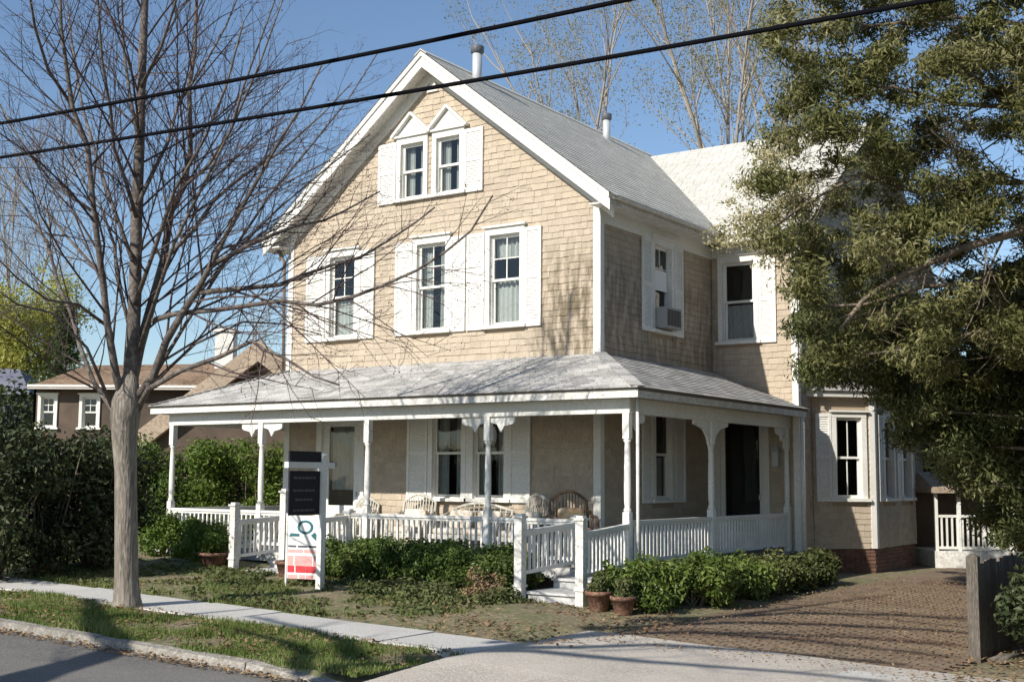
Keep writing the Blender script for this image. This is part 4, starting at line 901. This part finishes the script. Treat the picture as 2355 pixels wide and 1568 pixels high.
L_ = [  # (points in picture, width start/end px, depth drift)
 ([(296,930),(301,860),(305,780),(310,700),(314,500),(321,330),(325,200),(330,80),(335,-40),(338,-250),(345,-480)], 40, 12, .2),
 ([(286,930),(267,862),(248,751),(235,636),(216,489),(202,337),(168,253),(155,168),(141,67),(138,-20),(120,-200)], 20, 5, -.8),
 ([(202,337),(158,232),(111,162),(81,67),(67,-20),(50,-140)], 10, 4, -1.2),
 ([(278,960),(262,945),(216,880),(184,797),(166,728),(133,650),(110,560),(60,480),(10,420),(-60,330)], 15, 4, .9),
 ([(299,900),(322,797),(350,696),(376,600),(392,490),(421,431),(438,354),(435,202),(448,118),(452,0),(465,-160)], 26, 7, .9),
 ([(310,920),(350,871),(382,784),(423,714),(451,673),(483,613),(520,540),(560,470),(600,400),(640,330),(690,250),(740,150)], 22, 4, -.7),
 ([(376,600),(448,526),(489,465),(559,404),(640,354),(741,263),(810,190)], 11, 3, .4),
 ([(318,940),(341,895),(414,853),(506,820),(580,784),(610,806),(650,820),(720,865),(780,885)], 15, 4, -1.0),
 ([(451,673),(552,664),(644,655),(678,640),(759,611),(830,591),(897,551),(958,510),(1000,477)], 13, 4, .5),
 ([(350,737),(405,721),(506,712),(644,692),(729,702),(813,682),(874,659),(958,622),(1022,581),(1083,531),(1133,450)], 13, 4, -1.2),
 ([(483,613),(577,561),(678,520),(746,507),(796,483),(874,440)], 12, 3.5, .8),
 ([(305,780),(270,640),(262,560),(230,470),(195,420),(150,330),(110,300)], 10, 3, 1.2),
 ([(314,500),(290,420),(262,340),(255,260),(235,140),(225,0),(220,-120)], 10, 4, -1.),
 ([(316,470),(350,400),(385,330),(410,240),(470,150),(520,60),(560,-40)], 11, 4, 1.0),
 ([(248,751),(180,700),(110,690),(40,640),(-40,560)], 8, 3, -1.),
 ([(421,431),(480,380),(530,300),(560,200),(600,90),(640,-20)], 9, 3, -.5),
 ([(350,871),(430,740),(520,600),(620,450),(720,330),(800,230),(870,120)], 10, 3, 1.3), ([(322,797),(400,560),(470,420),(540,280),(600,140),(650,0)], 10, 3, -1.2),
 ([(423,714),(520,600),(640,480),(760,380),(850,310)], 8, 3, 1.1), ([(262,945),(200,800),(120,720),(40,700),(-30,650)], 9, 3, -.9), ([(235,636),(150,540),(80,450),(0,380)], 8, 3, 1.), ([(216,489),(120,420),(50,330),(0,240)], 8, 3, .3),
 ([(305,600),(240,420),(190,250),(165,100),(150,-40)], 10, 4, 1.2), ([(310,700),(360,560),(400,440),(470,320),(520,200),(560,50)], 11, 4, -1.), ([(341,890),(450,790),(560,740),(650,745),(740,770)], 8, 3, 1.0),
 ([(321,330),(300,230),(285,120),(280,0),(270,-150)], 10, 4, .7), ([(325,200),(370,110),(400,20),(430,-100)], 9, 4, -.8)]
for pts, w0, w1, dr in L_:
    n = len(pts)
    w0, w1 = w0*1.05, w1*.95; P = [at(x, y, TD+dr*i/(n-1)*1.6) for i, (x, y) in enumerate(pts)]
    limb(limbs, P, [(w0+(w1-w0)*(i/(n-1))**.75)/2/PXM for i in range(n)], r, ends, 2, .9, .52, .06)
limbs.build('limbs', M['limb'], st); sub.build('branches', M['twig'], st, kind='stuff')
E_ = np.array([tuple(e) for e in ends]); rr2 = np.random.default_rng(5); E_ = E_[rr2.random(len(E_)) < .8]
V, Fc = leaf_cloud([(e[0], e[1], e[2], .03, .03, .03) for e in E_], len(E_)*2, .019, 1.5, 2, .2, 12); np_mesh('buds', V, Fc, M['bud'], st, kind='stuff')

oa = empty('roadside_tree', (1.6, -17.8, -.2), 'bare tree across the road throwing branch shadows onto road and drive', 'tree')
def sh(x, y, off=0):                                       # branch point whose shadow falls at (x, y)
    t = y+17.8+off; return (x-.14*t, -17.8-off, .66*t)
r = random.Random(21); sub = MB(); lm = MB(); ends = []
tkk = MB(); tkk.tube([(1.6, -17.8, -.4), (1.62, -17.8, 2), (1.5, -17.8, 4), (1.52, -17.8, 6.4), (1.4, -17.8, 9.5), (1.5, -17.8, 13)], [.22, .17, .15, .13, .10, .03], 12); tkk.build('trunk', M['bark'], oa)
for pts, r0 in (([(1.9, -13.4), (1.1, -12.2), (.47, -11.09), (.17, -10.26), (-.19, -9.55), (-1.05, -8.99), (-1.97, -8.31), (-3.2, -7.4)], .11), ([(2.0, -13.2), (2.5, -11.9), (3.4, -11.0), (4.6, -10.4), (5.6, -10.2)], .1), ([(2.6, -8.3), (2.9, -7.4), (3.53, -6.65), (4.1, -5.86), (4.97, -5.53), (5.69, -5.38), (6.6, -5.3)], .06),
                ([(2.2, -11.2), (2.6, -10.3), (3.2, -9.6), (4.3, -9.2), (5.6, -8.8)], .06), ([(2.5, -8.9), (1.6, -8.0), (.7, -7.6), (-.6, -7.2)], .05), ([(2.6, -7.9), (3.4, -7.2), (4.6, -7.0), (5.8, -6.6), (6.8, -6.5)], .045),
                ([(2.7, -7.0), (3.6, -5.0), (4.4, -4.2), (5.6, -3.6), (6.6, -3.4)], .045), ([(-1.6, -8.6), (-1.2, -7.8), (-1.0, -6.5)], .04), ([(2.8, -5.2), (3.8, -3.4), (4.8, -2.7), (6.0, -2.2), (7.0, -2.1)], .06), ([(2.9, -4.2), (4.0, -1.8), (5.2, -.9), (6.6, -.4)], .06), ([(2.7, -6.4), (3.9, -4.6), (5.2, -4.3), (6.8, -4.4)], .05), ([(2.4, -9.6), (1.9, -8.9), (1.2, -8.5), (.2, -8.2)], .05)):
    r0 *= 2.1; P = [sh(x, y) for x, y in pts]; n = len(P); limb(lm, P, [r0*(1-.7*i/(n-1)) for i in range(n)], r, ends, 1, .35, .3, .2, .25, 8)
lm.build('limbs', M['bark'], oa); sub.build('branches', M['twig'], oa, kind='stuff')
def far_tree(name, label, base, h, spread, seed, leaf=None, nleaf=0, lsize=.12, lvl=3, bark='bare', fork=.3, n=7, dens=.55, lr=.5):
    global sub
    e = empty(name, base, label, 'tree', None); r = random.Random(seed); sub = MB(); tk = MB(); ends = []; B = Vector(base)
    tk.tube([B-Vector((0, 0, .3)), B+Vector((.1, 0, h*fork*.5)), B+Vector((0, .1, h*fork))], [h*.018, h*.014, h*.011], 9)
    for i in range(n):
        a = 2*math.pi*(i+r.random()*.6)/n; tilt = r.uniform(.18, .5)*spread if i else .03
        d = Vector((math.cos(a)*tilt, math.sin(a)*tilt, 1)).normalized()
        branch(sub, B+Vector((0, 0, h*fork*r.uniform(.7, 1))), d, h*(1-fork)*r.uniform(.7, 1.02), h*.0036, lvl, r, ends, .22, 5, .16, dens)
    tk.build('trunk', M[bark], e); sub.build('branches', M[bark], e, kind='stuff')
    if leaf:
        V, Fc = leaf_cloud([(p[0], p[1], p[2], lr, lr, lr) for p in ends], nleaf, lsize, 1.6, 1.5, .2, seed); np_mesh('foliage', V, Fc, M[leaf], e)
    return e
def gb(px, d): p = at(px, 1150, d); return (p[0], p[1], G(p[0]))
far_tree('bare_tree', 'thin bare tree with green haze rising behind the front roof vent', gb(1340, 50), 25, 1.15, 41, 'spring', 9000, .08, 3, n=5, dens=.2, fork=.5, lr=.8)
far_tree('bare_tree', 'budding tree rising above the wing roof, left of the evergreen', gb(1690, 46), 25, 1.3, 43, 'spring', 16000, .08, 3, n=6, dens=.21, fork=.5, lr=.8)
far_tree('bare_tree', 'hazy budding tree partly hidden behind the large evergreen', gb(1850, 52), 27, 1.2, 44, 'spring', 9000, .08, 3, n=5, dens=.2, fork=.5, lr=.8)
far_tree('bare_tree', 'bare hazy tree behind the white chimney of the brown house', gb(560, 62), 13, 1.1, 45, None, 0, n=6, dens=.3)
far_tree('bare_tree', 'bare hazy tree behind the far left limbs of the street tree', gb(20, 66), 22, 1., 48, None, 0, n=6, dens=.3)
far_tree('leafy_tree', 'yellow-green leafy tree rising behind the brown house at left', gb(35, 58), 10.0, 1.1, 46, 'yellow', 20000, .16, 2, bark='bark2', n=7, dens=.5, lr=.8)
def conifer(name, label, base, h, wr, seed, mat, n=9000, ls=.16):
    e = empty(name, base, label, 'tree'); r = random.Random(seed); B = Vector(base)
    MB().tube([B-Vector((0, 0, .2)), B+Vector((0, 0, h))], [.16, .03], 8).build('trunk', M['bark2'], e); cl = []
    for i in range(70):
        t = r.random()**.8; z = h*(.08+.9*t); a = r.uniform(0, 6.28); q = wr*(1-t)*r.uniform(.3, 1)
        cl.append((B.x+q*math.cos(a), B.y+q*math.sin(a), B.z+z, wr*.28, wr*.28, wr*.2))
    V, Fc = leaf_cloud(cl, n, ls, 2.4, 2., .2, seed); np_mesh('foliage', V, Fc, M[mat], e)
conifer('conifer', 'dark green conifer beside the brown house roof at left', gb(135, 50), 8.2, 1.7, 47, 'far')

# big evergreen on the right
from mathutils.geometry import intersect_point_line
def inside(px, py, poly):
    c = False; j = len(poly)-1
    for i in range(len(poly)):
        xi, yi = poly[i]; xj, yj = poly[j]
        if (yi > py) != (yj > py) and px < (xj-xi)*(py-yi)/(yj-yi)+xi: c = not c
        j = i
    return c
def canopy(poly, n, d0, d1, rad, seed):
    r = random.Random(seed); out = []; X = [p[0] for p in poly]; Y = [p[1] for p in poly]
    while len(out) < n:
        x, y = r.uniform(min(X), max(X)), r.uniform(min(Y), max(Y))
        if inside(x, y, poly):
            d = r.uniform(d0, d1); p = at(x, y, d); q = rad*r.uniform(.6, 1.35); out.append((p[0], p[1], p[2], q*1.15, q*1.15, q*.7))
    return out
up_poly = [(1830,-260),(1800,-40),(1775,90),(1815,180),(1790,300),(1735,390),(1760,470),(1730,560),(1790,610),(1860,740),(1900,820),(2010,850),(2150,900),(2400,860),(2600,600),(2620,-260)]
lo_poly = [(1835,610),(1830,720),(1850,800),(1850,860),(1890,900),(1960,880),(2060,930),(2080,1020),(2110,1080),(2190,1110),(2250,1170),(2290,1240),(2420,1290),(2600,1200),(2600,640),(2300,640),(2080,690),(1930,720)]
tb = (8.1, .2, G(8.1))
ev = empty('evergreen_tree', tb, 'large olive evergreen tree overhanging the drive from the right', 'tree')
cl_u = canopy(up_poly, 420, 15.6, 19.0, .30, 201)
r = random.Random(77); sub = MB(); tk = MB(); ends = []
tk.tube([(8.1, .2, -.3), (8.15, .25, 2), (8.0, .3, 5), (7.7, .2, 8), (7.4, .1, 11)], [.32, .26, .2, .14, .06], 14)
lb_ = [([(2440,500,17),(2355,530,16.8),(2200,575,16.6),(2060,640,16.4),(1985,690,16.3),(1930,760,16.2)], 26, 8), ([(2420,640,17.5),(2250,650,17),(2120,660,16.8),(1990,700,16.6),(1880,705,16.4)], 16, 5),
       ([(2420,420,17.5),(2250,420,17.3),(2100,440,17),(1980,400,16.8),(1850,470,16.6),(1760,540,16.5)], 16, 5), ([(2400,250,17.5),(2200,240,17.2),(2050,200,17),(1900,260,17),(1810,330,17)], 15, 4),
       ([(2380,60,17.5),(2200,40,17.2),(2000,60,17),(1880,30,17)], 13, 4), ([(2420,850,17.6),(2260,760,17.2),(2100,800,17),(1960,820,17)], 13, 4)]
for pts, w0, w1 in lb_:
    P = [at(*p) for p in pts]; P = [np.array((8.02, .25, P[0][2]-.4))]+P; n = len(P)
    limb(tk, P, [(w0+(w1-w0)*i/(n-1))/2/172 for i in range(n)], r, ends, 2, 1.0, .34, .02, .2)
tk.build('trunk', M['bark2'], ev); sub.build('branches', M['bark2'], ev, kind='stuff')
cl_skyblock = clump_fill((8.2, 12.5, -3.5, 5, 3.2, 10.5), 70, .9, 221)  # crown part added out of frame to keep sky light off the side wall
V, Fc = leaf_cloud(cl_skyblock, 16000, .26, 2.2, 1.8, .35, 222); np_mesh('foliage', V, Fc, M['olive'], ev)
V, Fc = leaf_cloud(cl_u, 170000, .10, 4.5, 1.4, .2, 202, droop=.6); np_mesh('foliage', V, Fc, M['olive'], ev)
pale_poly = [(1650,520),(1690,430),(1745,350),(1850,360),(1880,480),(1840,560),(1800,620),(1720,610),(1640,560)]
V, Fc = leaf_cloud(canopy(pale_poly, 44, 16.3, 17.6, .24, 203), 4200, .06, 2.4, 1.3, .3, 204); np_mesh('paled_leaves', V, Fc, M['pale'], ev, label='sparse leaf tips over the wing roof, paled like the bright roof behind')
hb = (7.9, 2.8, G(7.9)); hv = empty('evergreen_tree', hb, 'dark green evergreen tree behind the wooden fence, low on the right', 'tree')
cl_l = canopy(lo_poly, 430, 18.4, 21.5, .32, 211)
tk = MB(); tk.tube([(7.9, 2.8, -.4), (7.95, 2.85, 2), (7.8, 2.8, 5.5)], [.2, .15, .05], 10)
rs = random.Random(5)
for c in rs.sample(cl_l, 45):
    p2 = Vector(c[:3]); p0 = Vector((7.9, 2.82, max(.8, min(4.8, p2.z-.5)))); tk.tube([p0, p0.lerp(p2, .5)+Vector((0, 0, .15)), p2], [.045, .03, .008], 5)
tk.build('trunk', M['bark2'], hv)
cl_skyblock = clump_fill((8.0, 12.0, 1.5, 11, 1.0, 5.5), 60, .9, 223)  # second unseen mass of leaves, added to shut out sky fill from the right
V, Fc = leaf_cloud(cl_skyblock, 14000, .26, 2.2, 1.8, .35, 224); np_mesh('foliage', V, Fc, M['holly'], hv)
V, Fc = leaf_cloud(cl_l, 150000, .11, 4.2, 1.5, .2, 212, droop=.7); np_mesh('foliage', V, Fc, M['holly'], hv)

# backdrop trees closing the view behind the plots
bk = [(2190, 40, 4.6, 2.2, 'dark tree closing the view behind the bay'), (2330, 30, 5.0, 2.2, 'dark tree at the right edge behind the fence'), (2020, 42, 7., 2.4, 'dark tree behind the rear of the wing'), (330, 44, 4.2, 2.6, 'dark tree between the brown house and the porch'), (700, 46, 5, 2.5, 'dark tree behind the left wall of the tan house'), (-60, 46, 4.2, 2.6, 'dark tree at the far left behind the bushes')]
for i, (px, d, h, wr, lb) in enumerate(bk):
    b = gb(px, d); e = empty('background_tree', b, lb, 'tree', 'backdrop trees'); MB().tube([Vector(b)-Vector((0, 0, .2)), Vector(b)+Vector((0, 0, h*.6))], [.2, .08], 8).build('trunk', M['bark2'], e)
    cl = clump_fill((b[0]-wr, b[0]+wr, b[1]-wr*.6, b[1]+wr*.6, b[2]+.6, b[2]+h), 40, wr*.4, 300+i); V, Fc = leaf_cloud(cl, 7000, .24, 1.8, 2.2, .3, 310+i); np_mesh('foliage', V, Fc, M['far'], e)

# ------------------------------------------------------------------ fence, wires, neighbours
fc = empty('wooden_fence', (7.1, -4.23, -.15), 'weathered wooden fence with a thick end post beside the drive', 'fence')
mb = MB(); mb.box((7.04, -4.29, -.4), (7.16, -4.17, .95)); mb.hexa([(7.04,-4.29,.95),(7.16,-4.29,.95),(7.16,-4.17,.95),(7.04,-4.17,.95),(7.08,-4.25,.98),(7.12,-4.25,.98),(7.12,-4.21,.98),(7.08,-4.21,.98)]); mb.build('post', M['fence'], fc)
for z in (.15, .68):
    mb = MB(); mb.bar((7.08, -4.14, z), (7.08, 4.4, z), .05, .09); mb.build('rail', M['fence'], fc)
for i in range(60):
    y = -4.08+i*.142; mb = MB(); t = .88+random.uniform(-.03, .03); mb.box((7.107, y, -.28), (7.13+random.uniform(0, .008), y+.132, t)); mb.build('picket', M['fence'], fc)
for i, (za, zb, sagm, lb) in enumerate(((6.0, 5.66, .10, 'upper black overhead cable crossing in front of the gable peak'), (5.57, 5.12, .10, 'lower black overhead cable crossing in front of the attic windows'))):
    mb = MB(); pts = []
    xa, xb = (-2.89, 5.83) if i == 0 else (-2.85, 8.31)
    for k in range(41):
        x = -24+k*1.2; t = (x-xa)/(xb-xa); z = za+(zb-za)*t-sagm*4*t*(1-t)*.35*.9; pts.append((x, -9.5, z))
    mb.tube(pts, .021 if i == 0 else .02, 7); o = mb.build('overhead_cable', M['wire'], None); tag(o, lb, 'cable', 'overhead cables')
# brown neighbour house on the left
def NP(px, py, d=37.): return Vector(at(px, py, d))
A = NP(90, 890); nb_u = Vector((CR[0], CR[1], 0)).normalized(); nb_n = Vector((-CF[0], -CF[1], 0)).normalized()
nr_ = FR((A.x, A.y, 0), nb_u, nb_n); sc_ = FPX/37.; U = lambda px: (px-90)/sc_; Z = lambda py: A.z+(890-py)/sc_
nh = empty('brown_house', (A.x+3, A.y+2, 0), 'brown shingled house with rusty roof and white chimney behind the bushes', 'house')
hol = [(U(97), U(128), Z(982), Z(912)), (U(192), U(226), Z(982), Z(912))]
wall_sheet(nr_, U(85), U(700), -.5, lambda u: Z(884), hol).build('wall', M['nwall'], nh)
for h in hol: window(nr_, *h, trim=.09, curtain='none', muntin=True, parent=nh, head=.08)
mb = MB()
mb.quad(nr_.P(U(75), Z(893), .4), nr_.P(U(620), Z(893), .4), nr_.P(U(600), Z(812), -2.6), nr_.P(U(130), Z(822), -2.6)); mb.quad(nr_.P(U(75), Z(893), .4), nr_.P(U(130), Z(822), -2.6), nr_.P(U(75), Z(893), -5.6)); nrf = mb.build('roof', M['nroof'], nh)
roof_courses('roof_shingles', nr_.P(U(75), Z(893), .4), nr_.P(U(620), Z(893), .4), nr_.P(U(130), Z(822), -2.6), nr_.P(U(600), Z(812), -2.6), 'nroof', nrf, .2, .35, .03)
mb = MB(); nr_.box(mb, U(75), U(620), Z(896), Z(886), .38, .43); mb.build('fascia', M['white'], nh)
mb = MB(); nr_.box(mb, U(456), U(500), Z(900), Z(742), -2.5, -1.9); ch = mb.build('chimney', M['white_worn'], nh); mb = MB(); nr_.box(mb, U(452), U(504), Z(742), Z(734), -2.56, -1.84); mb.build('chimney_cap', M['white_worn'], ch)
# its projecting gable with a broad pale bargeboard
gp = [(612, 790), (300, 1028)]; d0, d1 = .9, 1.3
a0, a1 = nr_.P(U(612), Z(788), d1), nr_.P(U(300), Z(1030), d1); dn = Vector((0, 0, -.62)); bk_ = -nb_n*.35
mb = MB(); mb.hexa([a1+dn, a0+dn, a0+dn+bk_, a1+dn+bk_, a1, a0, a0+bk_, a1+bk_]); mb.build('bargeboard', M['npeach'], nh)
b0, b1 = nr_.P(U(612), Z(788), d1), nr_.P(U(900), Z(1010), d1); mb = MB(); mb.hexa([b0+dn, b1+dn, b1+dn+bk_, b0+dn+bk_, b0, b1, b1+bk_, b0+bk_]); mb.build('bargeboard', M['npeach'], nh)
mb = MB(); mb.quad(nr_.P(U(330), -.4, 1.0), nr_.P(U(880), -.4, 1.0), nr_.P(U(880), Z(1040), 1.0), nr_.P(U(612), Z(830), 1.0), nr_.P(U(330), Z(1050), 1.0)); mb.build('gable_wall', M['nwall'], nh)
# far left blue-grey roof
S = NP(0, 900, 48); k = FPX/48.; fr2 = FR((S.x, S.y, 0), nb_u, nb_n); u2 = lambda px: px/k; z2 = lambda py: S.z+(900-py)/k
gh = empty('grey_roofed_house', (S.x, S.y, 0), 'far house with blue-grey roof at the left edge', 'house')
mb = MB(); fr2.box(mb, u2(-140), u2(70), -.5, z2(905), -3, 0); mb.build('wall', M['signgrey'], gh)
mb = MB(); mb.hexa([fr2.P(u2(-160), z2(908), .4), fr2.P(u2(80), z2(908), .4), fr2.P(u2(80), z2(908), -3.4), fr2.P(u2(-160), z2(908), -3.4), fr2.P(u2(-160), z2(835), -1.4), fr2.P(u2(10), z2(842), -1.4), fr2.P(u2(10), z2(842), -1.6), fr2.P(u2(-160), z2(835), -1.6)]); mb.build('roof', M['slate'], gh)
# white garden porch of the neighbour behind the drive
S = NP(2145, 1290, 26); k = FPX/26.; fr3 = FR((S.x, S.y, 0), nb_u, nb_n); u3 = lambda px: (px-2145)/k; z3 = lambda py: S.z+(1290-py)/k
wp = empty('white_porch', (S.x, S.y, S.z), 'small white-railed back porch beyond the end of the drive', 'porch')
for px in (2152, 2205, 2262, 2330):
    mb = MB(); fr3.box(mb, u3(px), u3(px+7), z3(1320), z3(1132), -.04, .04); mb.build('post', M['white'], wp)
mb = MB(); mb.hexa([fr3.P(u3(2142), z3(1134), .25), fr3.P(u3(2345), z3(1134), .25), fr3.P(u3(2345), z3(1134), -1.6), fr3.P(u3(2142), z3(1134), -1.6), fr3.P(u3(2142), z3(1122), .25), fr3.P(u3(2345), z3(1122), .25), fr3.P(u3(2320), z3(1085), -1.4), fr3.P(u3(2165), z3(1085), -1.4)]); mb.build('roof', M['npeach'], wp)
for pa, pb in ((1190, 1184), (1262, 1256)):
    mb = MB(); fr3.box(mb, u3(2160), u3(2330), z3(pa), z3(pb), -.02, .03); mb.build('rail', M['white'], wp)
for i in range(14):
    mb = MB(); px = 2166+i*12; fr3.box(mb, u3(px), u3(px+4), z3(1256), z3(1190), -.01, .02); mb.build('baluster', M['white'], wp)
mb = MB(); fr3.box(mb, u3(2148), u3(2340), z3(1330), z3(1266), -1.5, .1); mb.build('deck', M['white_worn'], wp)
mb = MB(); fr3.box(mb, u3(2148), u3(2345), z3(1330), z3(1120), -1.9, -1.6); mb.build('wall', M['nwall'], wp)
# fallen branches by the fence
for i, (a, b, lb) in enumerate((((2275, 1490), (2352, 1462), 'pale fallen branch lying right of the fence foot'), ((2300, 1520), (2360, 1490), 'pale fallen branch nearest the lower right edge'))):
    p, q = Vector(at(*a, 13.0)), Vector(at(*b, 13.3)); p.z = G(p.x)+.04; q.z = G(q.x)+.07
    mb = MB(); mb.tube([p, p.lerp(q, .4)+Vector((0, 0, .03)), q], [.03, .026, .014], 7); mb.tube([p.lerp(q, .5), p.lerp(q, .7)+Vector((.05, .12, .08))], [.014, .006], 6)
    o = mb.build('fallen_branch', M['fence'], None); tag(o, lb, 'branch', 'fallen branches')
